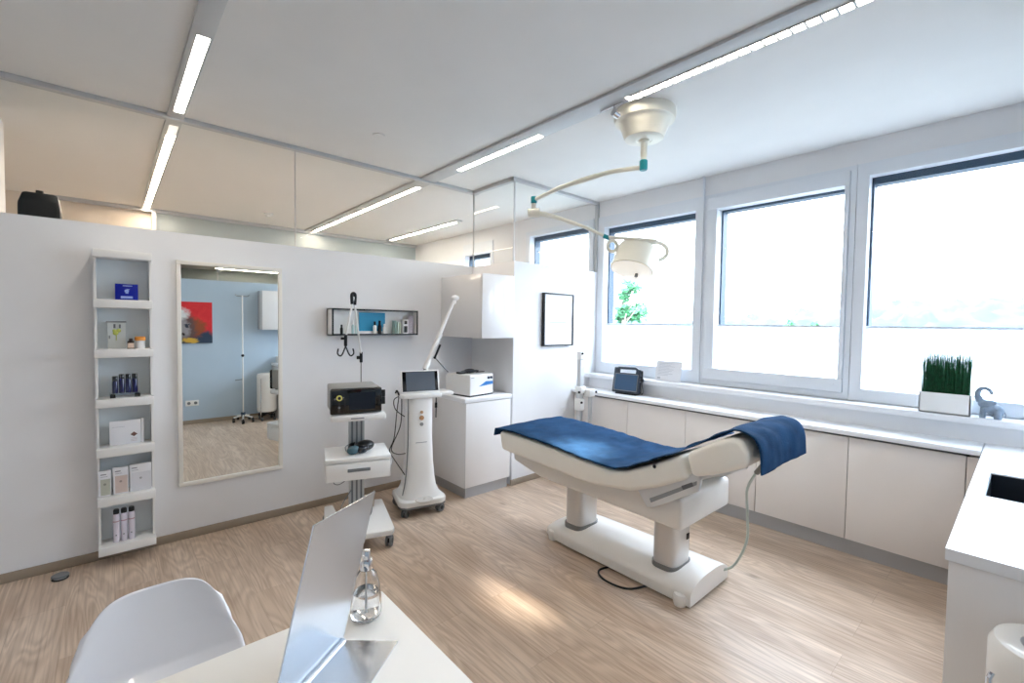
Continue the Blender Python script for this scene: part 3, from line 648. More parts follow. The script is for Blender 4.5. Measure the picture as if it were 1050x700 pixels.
build('handle', bx(-0.07, 0.07, -0.19, -0.183, 0.545, 0.565, bev=0.002).box(-0.062, 0.062, -0.191, -0.186, 0.549, 0.561), [GREYP], dr, world=False, label='recessed grey handle')
build('side_hook', MB().tube([(0.2, -0.05, 0.58), (0.225, -0.05, 0.57), (0.225, -0.05, 0.53), (0.2, -0.05, 0.52)], 0.004, 8, 4), CHROME, T, world=False)
build('top_shelf', bx(-0.17, 0.17, -0.19, 0.13, 0.868, 0.91, bev=0.014, seg=3), PLASTW, T, world=False)
build('shelf_lettering', bx(-0.05, 0.03, -0.1915, -0.19, 0.884, 0.892), PRINTD, T, world=False)
ar = MB(); z0 = 0.91
ar.tube([(0.04, 0.14, 0.88), (0.04, 0.14, 1.23)], 0.004)
build('arm_rod', ar, GREYM, T, world=False)
build('arm_bracket', bx(0.02, 0.06, 0.07, 0.15, 0.86, 0.885), GREYM, T, world=False)
A0 = Vector((0.04, 0.14, 1.24)); A1 = Vector((-0.02, 0.0, 1.665)); A2 = Vector((-0.075, -0.06, 1.39))
build('arm_clamp', MB().box(0.03, 0.05, 0.13, 0.15, 1.215, 1.29, bev=0.004).cyl((0.01, 0.14, 1.25), (0.035, 0.14, 1.25), 0.012), BLACK, T, world=False)
build('arm_tube', MB().cyl(A0 + Vector((0, 0, 0.03)), A1, 0.0065), PLASTW, T, world=False)
build('arm_tube', MB().cyl(A1, A2, 0.0065), PLASTW, T, world=False)
build('arm_elbow', MB().tube([A0.lerp(A1, 0.88), A1 + Vector((0.008, 0, 0.015)), A1 + Vector((-0.012, -0.005, 0.015)), A2.lerp(A1, 0.82)], 0.011, 10, 5), BLACK, T, world=False)
build('arm_clamp', MB().box(A2.x - 0.01, A2.x + 0.01, A2.y - 0.01, A2.y + 0.01, A2.z - 0.05, A2.z + 0.025, bev=0.004).cyl(A2 + Vector((-0.03, 0, 0)), A2, 0.008), BLACK, T, world=False)
hk = MB()
for sg in (-1, 1):
    b0 = A2 + Vector((0, 0, -0.05)); hk.tube([b0, b0 + Vector((0.02 * sg, -0.01, -0.05)), b0 + Vector((0.035 * sg, -0.01, -0.062)), b0 + Vector((0.05 * sg, -0.01, -0.045)), b0 + Vector((0.045 * sg, -0.01, -0.015))], 0.0045, 8, 5)
build('cable_hook', hk, BLACK, T, world=False)
build('mains_cable', MB().tube([(-0.02, 0.04, 0.46), (-0.1, 0.02, 0.40), (-0.14, 0.0, 0.41), (-0.15, 0.0, 0.44)], 0.003, 6, 6).tube([(-0.03, -0.01, 0.36), (-0.09, -0.04, 0.26), (-0.1, -0.05, 0.2), (-0.04, -0.05, 0.2), (0.0, -0.02, 0.28)], 0.0035, 6, 6).tube([(0.05, 0.02, 0.2), (0.1, 0.0, 0.26), (0.09, -0.06, 0.16), (0.07, -0.06, 0.127)], 0.003, 6, 6), GREYP, T, world=False)
# console stands on the trolley
K = thing('laser_console', 'black and grey laser console with dark touch screen on top of the trolley', 'console', (1.27, 3.11, 0.8805), math.radians(-14))
build('housing', bx(-0.15, 0.15, -0.13, 0.13, 0.008, 0.172, bev=0.012, seg=3), solid('grey_case', 150, 149, 146, 0.4), K, world=False)
build('front_panel', bx(-0.158, 0.158, -0.152, -0.128, 0.004, 0.168, bev=0.012, seg=3), BLKG, K, world=False)
build('touch_screen', bx(-0.045, 0.115, -0.1535, -0.151, 0.03, 0.14), solid('unlit_screen', 20, 26, 38, 0.06), K, world=False)
build('dial', MB().lathe([(0.018, 0), (0.018, 0.004), (0.012, 0.006), (0.012, 0.003), (0, 0.003)], M=Matrix.Translation((-0.105, -0.152, 0.11)) @ Matrix.Rotation(PI / 2, 4, 'X')), solid('yellow_ring', 226, 222, 120), K, world=False)
build('dial_centre', MB().cyl((-0.105, -0.15, 0.11), (-0.105, -0.1595, 0.11), 0.010), BLACK, K, world=False)
build('button', MB().cyl((-0.13, -0.151, 0.105), (-0.13, -0.155, 0.105), 0.006).cyl((-0.08, -0.151, 0.112), (-0.08, -0.154, 0.112), 0.004), GREYP, K, world=False)
build('button', MB().cyl((-0.105, -0.151, 0.05), (-0.105, -0.155, 0.05), 0.007), GREYP, K, world=False)
build('foot', MB().cyl((-0.12, -0.1, 0), (-0.12, -0.1, 0.012), 0.012).cyl((0.12, -0.1, 0), (0.12, -0.1, 0.012), 0.012).cyl((-0.12, 0.1, 0), (-0.12, 0.1, 0.012), 0.012).cyl((0.12, 0.1, 0), (0.12, 0.1, 0.012), 0.012), BLACK, K, world=False)
build('handpiece_holder', bx(0.155, 0.185, -0.125, -0.07, 0.05, 0.10, bev=0.004).box(0.155, 0.185, -0.125, -0.108, 0.10, 0.145, bev=0.003).box(0.155, 0.185, -0.087, -0.07, 0.10, 0.135, bev=0.003), BLACK, K, world=False)
# goggles on the drawer case
G = thing('safety_goggles', 'black safety goggles with a dark green lens lying on the trolley drawer', 'goggles', (1.285, 3.07, 0.5886), math.radians(10))
hb = MB()
pts = []
for i in range(13):
    a = PI * (-0.05 + 1.1 * i / 12); pts.append((0.015 + 0.075 * math.cos(a), 0.055 * math.sin(a), 0.035))
rows = []
for zz, k in ((0.004, 1.0), (0.02, 1.04), (0.045, 1.04), (0.058, 0.94)):
    rows.append([(0.015 + (p[0] - 0.015) * k, p[1] * k, zz) for p in pts])
hb.grid(rows, thick=0.004); build('strap', hb, BLACK, G, world=False)
lw = MB(); lw.ball((-0.05, -0.03, 0.031), 0.036, sx=1.25, sy=0.75, sz=0.8, sub=3); build('lens', lw, solid('green_lens', 66, 96, 106, 0.06), G, world=False)
lw = MB(); lw.ball((0.005, -0.05, 0.028), 0.032, sx=1.2, sy=0.7, sz=0.8, sub=3); build('lens', lw, solid('dark_lens', 26, 32, 40, 0.06), G, world=False)
lw = MB(); lw.ball((0.055, 0.0, 0.036), 0.058, sx=1.15, sy=0.85, sz=0.62, sub=3); build('cushion', lw, BLACK, G, world=False)
build('vent', MB().tube([(-0.09, -0.01, 0.03), (-0.07, 0.03, 0.045), (-0.03, 0.05, 0.05)], 0.003, 6, 5), GREYP, G, world=False)

zz = lambda v: 1.5 - (1.5 - v) * 1.05
def zmap(z): return z if z <= 0.126 else (0.126 + (z - 0.126) * (zz(0.45) - 0.126) / (0.45 - 0.126) if z < 0.45 else zz(z))
def rec_t(o, f):
    for c in children(o):
        for v in c.data.vertices: v.co = f(v.co)
        rec_t(c, f)
rec_t(T, lambda c: Vector((c.x * (1.04 if c.z > 0.13 else 1), c.y * (1.04 if c.z > 0.13 else 1), zmap(c.z))))
rec_t(K, lambda c: c * 1.05); rec_t(G, lambda c: c * 1.05)

# ------------------------------------------------------------ laser tower
T = thing('laser_tower', 'tall white cosmetic laser device with screen and jointed arm beside the cabinet', 'laser device', (1.855, 3.23, 0.0), math.radians(-14))
bs = MB(); bs.prism([(-0.14, -0.19), (0.14, -0.19), (0.18, -0.16), (0.19, -0.12), (0.175, 0.14), (0.14, 0.17), (-0.14, 0.17), (-0.175, 0.14), (-0.19, -0.12), (-0.18, -0.16)], 'z', 0.078, 0.128, bev=0.014, seg=3)
build('base', bs, PLASTW, T, world=False)
build('base_skirt', MB().prism([(-0.138, -0.186), (0.138, -0.186), (0.177, -0.157), (0.186, -0.12), (0.172, 0.138), (0.138, 0.166), (-0.138, 0.166), (-0.172, 0.138), (-0.186, -0.12), (-0.177, -0.157)], 'z', 0.068, 0.082), GREYP, T, world=False)
def ell(i, n, wx, wy, e=3.2):
    a = 2 * PI * i / n; c, s = math.cos(a), math.sin(a)
    return wx * math.copysign(abs(c) ** (2 / e), c), wy * math.copysign(abs(s) ** (2 / e), s)
prof = [(0.12, 0.17, 0.16), (0.15, 0.155, 0.15), (0.2, 0.133, 0.125), (0.28, 0.12, 0.112), (0.4, 0.108, 0.105), (0.6, 0.1, 0.1), (0.8, 0.1, 0.1), (0.90, 0.102, 0.1), (0.912, 0.095, 0.095)]
rows = []
for zz, wx, wy in prof:
    r = [(ell(i, 36, wx, wy)[0], ell(i, 36, wx, wy)[1] - 0.01, zz) for i in range(36)]; rows.append(r + [r[0]])
tb = MB(); tb.grid(rows); build('body', tb, PLASTW, T, world=False, sharp=50)
build('body_seam', MB().tube([(-0.097, -0.062, 0.9), (-0.1, -0.065, 0.6), (-0.108, -0.07, 0.4), (-0.125, -0.08, 0.25), (-0.15, -0.1, 0.155)], 0.004, 6, 4), GREYP, T, world=False)
build('front_emblem', MB().lathe([(0.055, 0), (0.05, 0.006), (0, 0.008)], M=Matrix.Translation((0, -0.178, 0.128)) @ Matrix.Rotation(0.5, 4, 'X'), sx=1.3, sy=0.6).cyl((0, -0.185, 0.137), (0, -0.19, 0.14), 0.008), solid('pale_grey_badge', 214, 210, 206), T, world=False)
for x, y, yw in ((-0.14, -0.15, 0.9), (0.14, -0.14, 0.5), (-0.14, 0.12, 0.2), (0.14, 0.12, 0.3)): caster(T, x, y, 0.07, r=0.033, yaw=yw)
for zz, c_, rr, nm in ((0.80, (206, 172, 140), 0.009, 'port_upper'), (0.755, (196, 150, 110), 0.015, 'key_switch'), (0.705, (160, 160, 158), 0.011, 'stop_button')):
    build('knob', MB().cyl((-0.005, -0.108, zz), (-0.005, -0.117, zz), rr + 0.003).cyl((-0.005, -0.115, zz), (-0.005, -0.124, zz), rr * 0.6), solid(nm, *c_, 0.3, metal=0.4), T, world=False)
build('lettering', bx(-0.05, 0.04, -0.1115, -0.1085, 0.558, 0.563), PRINTD, T, world=False)
build('tray', MB().prism([(-0.15, -0.13), (0.15, -0.13), (0.165, -0.1), (0.165, 0.1), (-0.165, 0.1), (-0.165, -0.1)], 'z', 0.91, 0.945, bev=0.01).box(0.12, 0.28, -0.06, 0.06, 0.915, 0.94, bev=0.008), PLASTW, T, world=False)
SM = Matrix.Translation((0.0, -0.06, 0.945)) @ Matrix.Rotation(math.radians(-12), 4, 'X')
sc = build('screen', bx(-0.155, 0.155, -0.012, 0.02, 0.0, 0.178, bev=0.008, M=SM), PLASTW, T, world=False)
build('bezel', bx(-0.143, 0.143, -0.0135, -0.011, 0.012, 0.168, M=SM), BLKG, sc, world=False)
build('display', bx(-0.115, 0.118, -0.0145, -0.0125, 0.016, 0.164, M=SM), SCREEN, sc, world=False)
build('handpiece_cable', MB().tube([(-0.13, -0.03, 0.93), (-0.2, -0.03, 0.9), (-0.19, -0.03, 0.82), (-0.12, -0.04, 0.76)], 0.004, 6, 8).tube([(-0.16, -0.02, 0.93), (-0.18, -0.03, 0.8), (-0.2, -0.03, 0.6), (-0.235, -0.03, 0.5), (-0.2, -0.03, 0.43), (-0.12, -0.05, 0.3)], 0.004, 6, 8).tube([(-0.14, -0.02, 0.92), (-0.15, -0.03, 0.7), (-0.22, -0.03, 0.52), (-0.18, -0.04, 0.47), (-0.115, -0.05, 0.47)], 0.004, 6, 8), BLACK, T, world=False)
build('cable_hook', MB().tube([(-0.165, -0.04, 0.93), (-0.185, -0.05, 0.97), (-0.195, -0.05, 0.95)], 0.007, 8, 5), BLACK, T, world=False)
build('handpiece', MB().tube([(0.125, -0.07, 0.9), (0.125, -0.07, 0.74)], 0.005).tube([(0.125, -0.07, 0.86), (0.125, -0.07, 0.82)], 0.011), BLACK, T, world=False)
# jointed arm in room coordinates
m0 = Vector((1.93, 3.25, 1.13)); m1 = Vector((2.215, 3.25, 1.715)); mk = m0.lerp(m1, 0.42)
build('arm_mast', MB().cyl((1.90, 3.29, 0.93), m0, 0.014), GREYM, T)
build('arm_lower', MB().cyl(m0, mk, 0.021, 0.019).cyl(m0 - (mk - m0).normalized() * 0.01, m0 + (mk - m0) * 0.18, 0.025), PLASTW, T)
build('arm_upper', MB().cyl(mk, m1, 0.016, 0.012).cyl(mk, mk + (m1 - mk) * 0.1, 0.023), PLASTW, T)
build('arm_tip', MB().ball(m1, 0.03, sx=1.25, sz=0.8).cyl(m1, m1 + Vector((-0.012, -0.01, -0.05)), 0.011), PLASTW, T)
q0 = Vector((2.0, 3.22, 1.215)); q1 = Vector((2.05, 3.22, 1.32)); q2 = Vector((2.13, 3.22, 1.09))
build('arm_brace', MB().cyl(q0, q1, 0.009).ball(q0, 0.012), BLACK, T)
build('arm_brace', MB().cyl(q0, q2, 0.005), GREYM, T)

# ------------------------------------------------------------ base cabinet, wall cabinet, centrifuge
t = thing('base_cabinet', 'white gloss base cabinet in the niche under the centrifuge', 'cabinet', (2.49, 3.44, 0.0))
build('carcass', bx(2.236, 2.738, 3.125, 3.768, 0.095, 0.825, bev=0.002), LACQ, t)
build('door', bx(2.236, 2.735, 3.105, 3.123, 0.10, 0.822, bev=0.002), LACQ, t)
build('plinth', bx(2.262, 2.732, 3.14, 3.765, 0, 0.095), PLIN, t)
build('worktop', bx(2.222, 2.745, 3.10, 3.769, 0.828, 0.862, bev=0.003), TOP, t)
t = thing('wall_cabinet', 'white gloss wall cabinet above the niche worktop', 'cabinet', (2.59, 3.77, 1.37))
build('carcass', bx(2.405, 2.772, 3.14, 3.768, 1.372, 1.935, bev=0.002), LACQ, t)
build('door', bx(2.405, 2.772, 3.118, 3.137, 1.372, 1.935, bev=0.002), LACQ, t)
D = thing('centrifuge', 'white tabletop centrifuge with a blue flash and two knobs on the niche worktop', 'centrifuge', (2.44, 3.32, 0.862), math.radians(9))
build('housing', MB().prism([(-0.14, 0.01), (0.17, 0.01), (0.17, 0.17), (0.15, 0.19), (-0.14, 0.19)], 'x', -0.15, 0.15, bev=0.01, seg=3), PLASTW, D, world=False)
build('base_plate', bx(-0.147, 0.147, -0.137, 0.165, 0.0, 0.014), BLACK, D, world=False)
build('blue_flash', MB().prism([(-0.04, 0.085), (0.142, 0.095), (0.142, 0.12), (0.05, 0.125), (0.02, 0.112)], 'y', -0.1425, -0.1405), solid('blue_flash', 40, 120, 190), D, world=False)
build('knob', MB().cyl((0.08, -0.14, 0.155), (0.08, -0.152, 0.155), 0.011), solid('blue_black', 40, 56, 80), D, world=False)
build('knob', MB().cyl((0.115, -0.14, 0.155), (0.115, -0.152, 0.155), 0.011), solid('blue_black2', 40, 56, 80), D, world=False)
build('lettering', bx(-0.135, -0.10, -0.1425, -0.1405, 0.165, 0.17), PRINTD, D, world=False)
G2 = thing('eye_shield', 'black flat goggles and strap lying on the centrifuge lid', 'goggles', (2.42, 3.33, 1.052), math.radians(5))
build('shield', MB().ball((0.0, 0.0, 0.014), 0.09, sx=1.0, sy=0.6, sz=0.16, sub=3).ball((0.02, 0.01, 0.025), 0.05, sx=1.1, sy=0.6, sz=0.25, sub=3), BLACK, G2, world=False)
build('strap', bx(-0.145, -0.06, -0.04, 0.0, 0.004, 0.022, bev=0.005).box(0.06, 0.16, -0.045, -0.01, 0.004, 0.012, bev=0.003).box(0.06, 0.10, -0.03, 0.02, 0.006, 0.024, bev=0.005), BLACK, G2, world=False)

# ------------------------------------------------------------ certificate
t = thing('framed_certificate', 'black framed certificate on the white wall left of the windows', 'picture frame', (3.36, 3.13, 1.29))
fx0, fx1, fz0, fz1, w_ = 3.142, 3.575, 1.288, 1.808, 0.014
fr = MB()
for a in ((fx0, fx1, fz0, fz0 + w_), (fx0, fx1, fz1 - w_, fz1), (fx0, fx0 + w_, fz0 + w_, fz1 - w_), (fx1 - w_, fx1, fz0 + w_, fz1 - w_)): fr.box(a[0], a[1], 3.094, 3.129, a[2], a[3], bev=0.001)
build('frame', fr, BLACK, t)
build('sheet', bx(fx0 + w_, fx1 - w_, 3.105, 3.11, fz0 + w_, fz1 - w_), PAPER, t)
ln = MB(); random.seed(4)
for k, (zz, hw, th) in enumerate(((1.62, 0.09, 0.004), (1.585, 0.11, 0.003), (1.55, 0.06, 0.003), (1.52, 0.12, 0.008), (1.485, 0.05, 0.003), (1.455, 0.11, 0.004), (1.42, 0.09, 0.003))): ln.box(3.355 - hw, 3.355 + hw, 3.104, 3.105, zz, zz + th)
build('print', ln, solid('certificate_print', 120, 128, 140), t)

# ------------------------------------------------------------ window-side base units, worktop
FX = 3.64
ys = [3.126, 2.47, 1.893, 1.322, 0.758, 0.206]
names = ['white gloss base cabinet in the corner below the tablet, behind the floor stand', 'white gloss base cabinet below the propped card, second from the corner', 'white gloss base cabinet behind the couch head, third from the corner', 'white gloss base cabinet right of the couch head, under the middle window', 'wide white base cabinet below the grass planter, next to the sink unit']
for i in range(5):
    a, b = ys[i + 1], ys[i]
    t = thing('base_cabinet', names[i], 'cabinet', (3.82, (a + b) / 2, 0.0), 0, 'base cabinets under the windows')
    build('carcass', bx(FX + 0.02, 3.995, a + 0.001, b - 0.001, 0.105, 0.800), LACQW, t)
    build('door', bx(FX, FX + 0.019, a + 0.002, b - 0.002, 0.108, 0.785, bev=0.002), LACQW, t)
    build('plinth', bx(FX + 0.035, 3.99, a, b, 0, 0.105), PLIN, t)
    build('grip_recess', bx(FX + 0.012, FX + 0.02, a + 0.001, b - 0.001, 0.786, 0.802), GAP, t)
tag(build('worktop', bx(3.60, 3.999, 0.148, 3.128, 0.805, 0.835, bev=0.002), TOP, loc=(3.8, 1.6, 0.805)), 'long white worktop under the windows', 'worktop')
t = thing('filler_panel', 'narrow white filler panel in the corner between window cabinets and sink unit', 'panel', (3.65, 0.17, 0.0))
build('panel', bx(FX, FX + 0.02, 0.13, 0.203, 0.105, 0.785), LACQW, t); build('plinth', bx(FX + 0.035, FX + 0.055, 0.13, 0.205, 0, 0.105), PLIN, t)
# sink unit
t = thing('sink_unit', 'white sink counter with an inset dark basin at the right edge', 'counter', (2.9, -0.13, 0.0))
wt = MB(); X0, X1, Y0, Y1 = 1.905, 3.995, -0.398, 0.143; sx0, sx1, sy0, sy1 = 2.63, 3.08, -0.32, 0.093
for a in ((X0, sx0, Y0, Y1), (sx1, X1, Y0, Y1), (sx0, sx1, Y0, sy0), (sx0, sx1, sy1, Y1)): wt.box(a[0], a[1], a[2], a[3], 0.800, 0.8355)
build('worktop', wt, TOP, t)
cb = MB(); cb.box(1.912, 1.93, Y0, 0.135, 0, 0.799, bev=0.001)
build('end_panel', cb, LACQ, t)
build('carcass', bx(1.93, 2.58, Y0, 0.115, 0.1, 0.799).box(3.13, 3.99, Y0, 0.115, 0.1, 0.799).box(2.58, 3.13, Y0, 0.115, 0.1, 0.6), LACQ, t)
build('plinth', bx(1.935, 3.63, Y0, 0.09, 0, 0.1), PLIN, t)
for j, (a, b) in enumerate(((1.932, 2.5), (2.503, 3.07), (3.073, 3.63))):
    for (q0, q1) in ((0.105, 0.33), (0.334, 0.56), (0.564, 0.79)):
        d_ = build('drawer', bx(a, b, 0.117, 0.134, q0, q1, bev=0.002), LACQ, t)
        build('handle', bx(a + 0.12, b - 0.12, 0.134, 0.142, q1 - 0.035, q1 - 0.027, bev=0.001), ALU, d_)
sk = MB(); wl = 0.004
sk.box(sx0, sx1, sy0, sy1, 0.65, 0.655)
for a in ((sx0, sx0 + wl, sy0, sy1), (sx1 - wl, sx1, sy0, sy1), (sx0, sx1, sy0, sy0 + wl), (sx0, sx1, sy1 - wl, sy1)): sk.box(a[0], a[1], a[2], a[3], 0.65, 0.832)
build('basin', sk, solid('dark_steel', 70, 76, 84, 0.3, metal=0.8), t)
rm = MB()
for a in ((sx0 - 0.014, sx0, sy0 - 0.014, sy1 + 0.014), (sx1, sx1 + 0.014, sy0 - 0.014, sy1 + 0.014), (sx0, sx1, sy0 - 0.014, sy0), (sx0, sx1, sy1, sy1 + 0.014)): rm.box(a[0], a[1], a[2], a[3], 0.8355, 0.8375)
build('rim', rm, solid('pale_steel', 220, 226, 236, 0.3), t)
build('drain', MB().lathe([(0.04, 0.655), (0.036, 0.659), (0, 0.659)], (2.85, -0.12, 0)), CHROME, t)

# ------------------------------------------------------------ bin (white cylinder with a hole, on a dark stand)
t = thing('waste_bin', 'white cylindrical bin with an open top on a dark castered frame, beside the sink counter', 'bin', (1.768, -0.09, 0.0))
build('drum', MB().lathe([(0.0, 0.13), (0.112, 0.13), (0.128, 0.14), (0.132, 0.16), (0.132, 0.64), (0.132, 0.675), (0.122, 0.697), (0.106, 0.703), (0.074, 0.697), (0.067, 0.686), (0.065, 0.665), (0.065, 0.4), (0.0, 0.4)], (1.768, -0.09, 0), 48), PLASTW, t)
build('opening', MB().lathe([(0.064, 0.401), (0.064, 0.68)], (1.768, -0.09, 0), 40, cap=False).lathe([(0.064, 0.402), (0, 0.402)], (1.768, -0.09, 0), 40), BLACK, t)
fb = MB()
for k in range(4):
    a = PI / 4 + k * PI / 2; px, py = 1.768 + 0.12 * math.cos(a), -0.09 + 0.12 * math.sin(a)
    fb.tube([(1.768, -0.09, 0.09), (px, py, 0.075)], 0.011); fb.cyl((px, py, 0.045), (px, py, 0.1), 0.008)
fb.lathe([(0.1, 0.095), (0.1, 0.128)], (1.768, -0.09, 0), 32)
build('frame', fb, BLACK, t)
cs = MB()
for k in range(4):
    a = PI / 4 + k * PI / 2; px, py = 1.768 + 0.12 * math.cos(a), -0.09 + 0.12 * math.sin(a)
    cs.cyl((px - 0.012, py, 0.026), (px + 0.012, py, 0.026), 0.026)
build('casters', cs, RUBBER, t)
build('pedal_rod', MB().tube([(1.66, 0.03, 0.1), (1.66, 0.033, 0.62), (1.665, 0.028, 0.635)], 0.006, 8), CHROME, t)

# ------------------------------------------------------------ things on the ledge and worktop by the windows
D = thing('ultrasound_tablet', 'dark portable diagnostic tablet with a carrying handle on the worktop by the window', 'tablet device', (3.75, 2.57, 0.835), math.radians(-84))
LM = Matrix.Translation((0, 0, 0.01)) @ Matrix.Rotation(math.radians(-12), 4, 'X')
sh = MB(); w2 = 0.142
for a in ((-w2, w2, 0.0, 0.195), ): sh.box(a[0], a[1], -0.02, 0.02, a[2], a[3], bev=0.006, M=LM)
sh.box(-w2, -0.09, -0.02, 0.02, 0.19, 0.245, bev=0.006, M=LM); sh.box(0.09, w2, -0.02, 0.02, 0.19, 0.235, bev=0.006, M=LM)
sh.prism([(-w2 + 0.004, 0.228), (-0.1, 0.252), (0.08, 0.256), (w2 - 0.004, 0.226), (w2 - 0.004, 0.205), (0.08, 0.232), (-0.1, 0.23), (-w2 + 0.004, 0.205)], 'y', -0.018, 0.018, bev=0.003, M=LM)
build('housing', sh, solid('dark_slate', 52, 60, 72, 0.4), D, world=False)
build('display', bx(-0.118, 0.118, -0.0225, -0.0195, 0.025, 0.18, M=LM), DSCREEN, D, world=False)
bz = MB()
for a in ((-0.124, 0.124, 0.018, 0.026), (-0.124, 0.124, 0.179, 0.186), (-0.124, -0.117, 0.018, 0.186), (0.117, 0.124, 0.018, 0.186)): bz.box(a[0], a[1], -0.0235, -0.0195, a[2], a[3], M=LM)
build('bezel', bz, GREYP, D, world=False)
build('foot', bx(-0.1, 0.12, -0.03, 0.07, 0.0, 0.014, bev=0.004), BLACK, D, world=False)
build('probe', MB().tube([(0.155, 0.02, 0.12), (0.16, 0.02, 0.2), (0.16, 0.02, 0.235)], 0.009, 8).ball((0.157, 0.02, 0.145), 0.02, sz=1.3), BLACK, D, world=False)
build('probe_cable', MB().tube([(0.157, 0.02, 0.13), (0.165, 0.02, 0.08), (0.17, 0.02, 0.03), (0.15, 0.03, 0.01), (0.135, 0.02, 0.05)], 0.004, 6, 6), BLACK, D, world=False)
CM = Matrix.Translation((3.90, 2.22, 0.986)) @ Matrix.Rotation(math.radians(-86), 4, 'Z') @ Matrix.Rotation(math.radians(-14), 4, 'X')
t = thing('info_card', 'white printed card propped on the window ledge', 'card', (3.90, 2.22, 0.986))
build('sheet', bx(-0.125, 0.125, -0.002, 0.002, 0, 0.19, M=CM), PAPER, t)
ln = MB(); random.seed(7)
for k in range(9):
    ln.box(-0.1, -0.1 + random.uniform(0.1, 0.19), -0.0027, -0.002, 0.165 - 0.014 * k, 0.168 - 0.014 * k, M=CM)
ln.box(-0.1, -0.07, -0.0027, -0.002, 0.02, 0.034, M=CM)
build('print', ln, PRINT, t)
build('easel_leg', bx(-0.02, 0.02, 0.0, 0.003, 0, 0.15, M=Matrix.Translation((3.945, 2.22, 0.986)) @ Matrix.Rotation(math.radians(-86), 4, 'Z') @ Matrix.Rotation(math.radians(3), 4, 'X')), PAPER, t)
P = thing('planter', 'white rectangular planter on the window ledge holding the grass', 'planter', (3.885, 0.328, 0.985))
pt = MB(); px0, px1, py0, py1 = 3.835, 3.935, 0.212, 0.444
for a in ((px0, px1, py0, py0 + 0.006), (px0, px1, py1 - 0.006, py1), (px0, px0 + 0.006, py0, py1), (px1 - 0.006, px1, py0, py1)): pt.box(a[0], a[1], a[2], a[3], 0.986, 1.112)
pt.box(px0, px1, py0, py1, 0.986, 0.992); build('pot', pt, PLASTW, P)
build('soil', bx(px0 + 0.006, px1 - 0.006, py0 + 0.006, py1 - 0.006, 1.06, 1.095), solid('dark_soil', 40, 36, 30, 0.9), P)
gr = MB(); rnd = random.Random(2); t2 = bmesh.new()
for k in range(560):
    x = rnd.uniform(px0 + 0.01, px1 - 0.01); y = rnd.uniform(py0 + 0.008, py1 - 0.008); h = rnd.uniform(0.20, 0.268); a = rnd.random() * 6.28
    lx, ly = rnd.gauss(0, 0.004), rnd.gauss(0, 0.005); dx, dy = math.cos(a) * 0.0016, math.sin(a) * 0.0016
    for q in range(2):
        ang = a + q * PI / 2; dx, dy = math.cos(ang) * 0.0019, math.sin(ang) * 0.0019
        A = [t2.verts.new((x + lx * f * f - dx * (1 - f * 0.7), y + ly * f * f - dy * (1 - f * 0.7), 1.09 + h * f)) for f in (0, 0.5, 1)]
        B = [t2.verts.new((x + lx * f * f + dx * (1 - f * 0.7), y + ly * f * f + dy * (1 - f * 0.7), 1.09 + h * f)) for f in (0, 0.5, 1)]
        for i in range(2): t2.faces.new((A[i], B[i], B[i + 1], A[i + 1]))
gr._merge(t2); g_ = tag(build('artificial_grass', gr, GRASSM, loc=(3.885, 0.328, 1.09)), 'dense dark green upright grass growing from the white planter', 'plant'); g_['kind'] = 'stuff'
g_.parent = None
el = thing('elephant_figurine', 'grey blue elephant figurine with raised trunk beside the planter', 'figurine', (3.88, 0.14, 0.985), math.radians(90))
# local: x towards +Y of room (head side), sits facing the planter
sk = MB()
sk.ball((-0.03, 0, 0.045), 0.036, sx=1.0, sy=0.8, sz=1.05, sub=3); sk.ball((-0.005, 0, 0.06), 0.034, sx=1.1, sy=0.75, sz=0.9, sub=3); sk.ball((0.022, 0, 0.085), 0.026, sx=0.9, sy=0.85, sz=1.0, sub=3)
sk.tube([(0.035, 0, 0.095), (0.047, 0, 0.13), (0.04, 0, 0.165), (0.015, 0, 0.175), (-0.005, 0, 0.16), (-0.012, 0, 0.142)], [0.017, 0.013, 0.011, 0.009, 0.0085, 0.008], 10, 6)
for (lx, ly, rr) in ((0.022, 0.016, 0.0125), (0.024, -0.016, 0.0125), (-0.04, 0.018, 0.016), (-0.04, -0.018, 0.016)): sk.cyl((lx, ly, 0.0), (lx * 0.9, ly * 0.9, 0.06), rr * 1.05, rr)
sk.tube([(-0.062, 0, 0.05), (-0.07, 0, 0.03), (-0.068, 0, 0.012)], 0.003, 6, 3)
build('body', sk, STONE, el, world=False)
for sg in (-1, 1): build('ear', MB().ball((0.0, 0.026 * sg, 0.09), 0.026, sx=1.2, sy=0.18, sz=0.55, sub=3), STONE, el, world=False)

# ------------------------------------------------------------ white floor stand in the corner
t = thing('floor_stand', 'white floor stand with clamps and black knobs, in the corner behind the couch', 'stand', (3.44, 2.88, 0.0))
sx_, sy_ = 3.46, 2.90
build('foot', bx(sx_ - 0.17, sx_ + 0.10, sy_ - 0.025, sy_ + 0.025, 0, 0.03, bev=0.005).box(sx_ - 0.025, sx_ + 0.025, sy_ - 0.19, sy_ + 0.14, 0, 0.03, bev=0.005), PLASTW, t)
build('column', bx(sx_ - 0.024, sx_ + 0.024, sy_ - 0.024, sy_ + 0.024, 0.03, 1.19, bev=0.006), ALUM, t)
build('column_cap', bx(sx_ - 0.03, sx_ + 0.03, sy_ - 0.03, sy_ + 0.03, 1.16, 1.24, bev=0.012), PLASTW, t)
build('clamp', bx(sx_ - 0.035, sx_ + 0.04, sy_ - 0.05, sy_ + 0.04, 0.83, 0.90, bev=0.012).box(sx_ + 0.02, sx_ + 0.11, sy_ - 0.11, sy_ - 0.03, 0.80, 0.875, bev=0.012), PLASTW, t)
build('clamp', bx(sx_ - 0.04, sx_ + 0.03, sy_ - 0.045, sy_ + 0.04, 0.66, 0.78, bev=0.016), PLASTW, t)
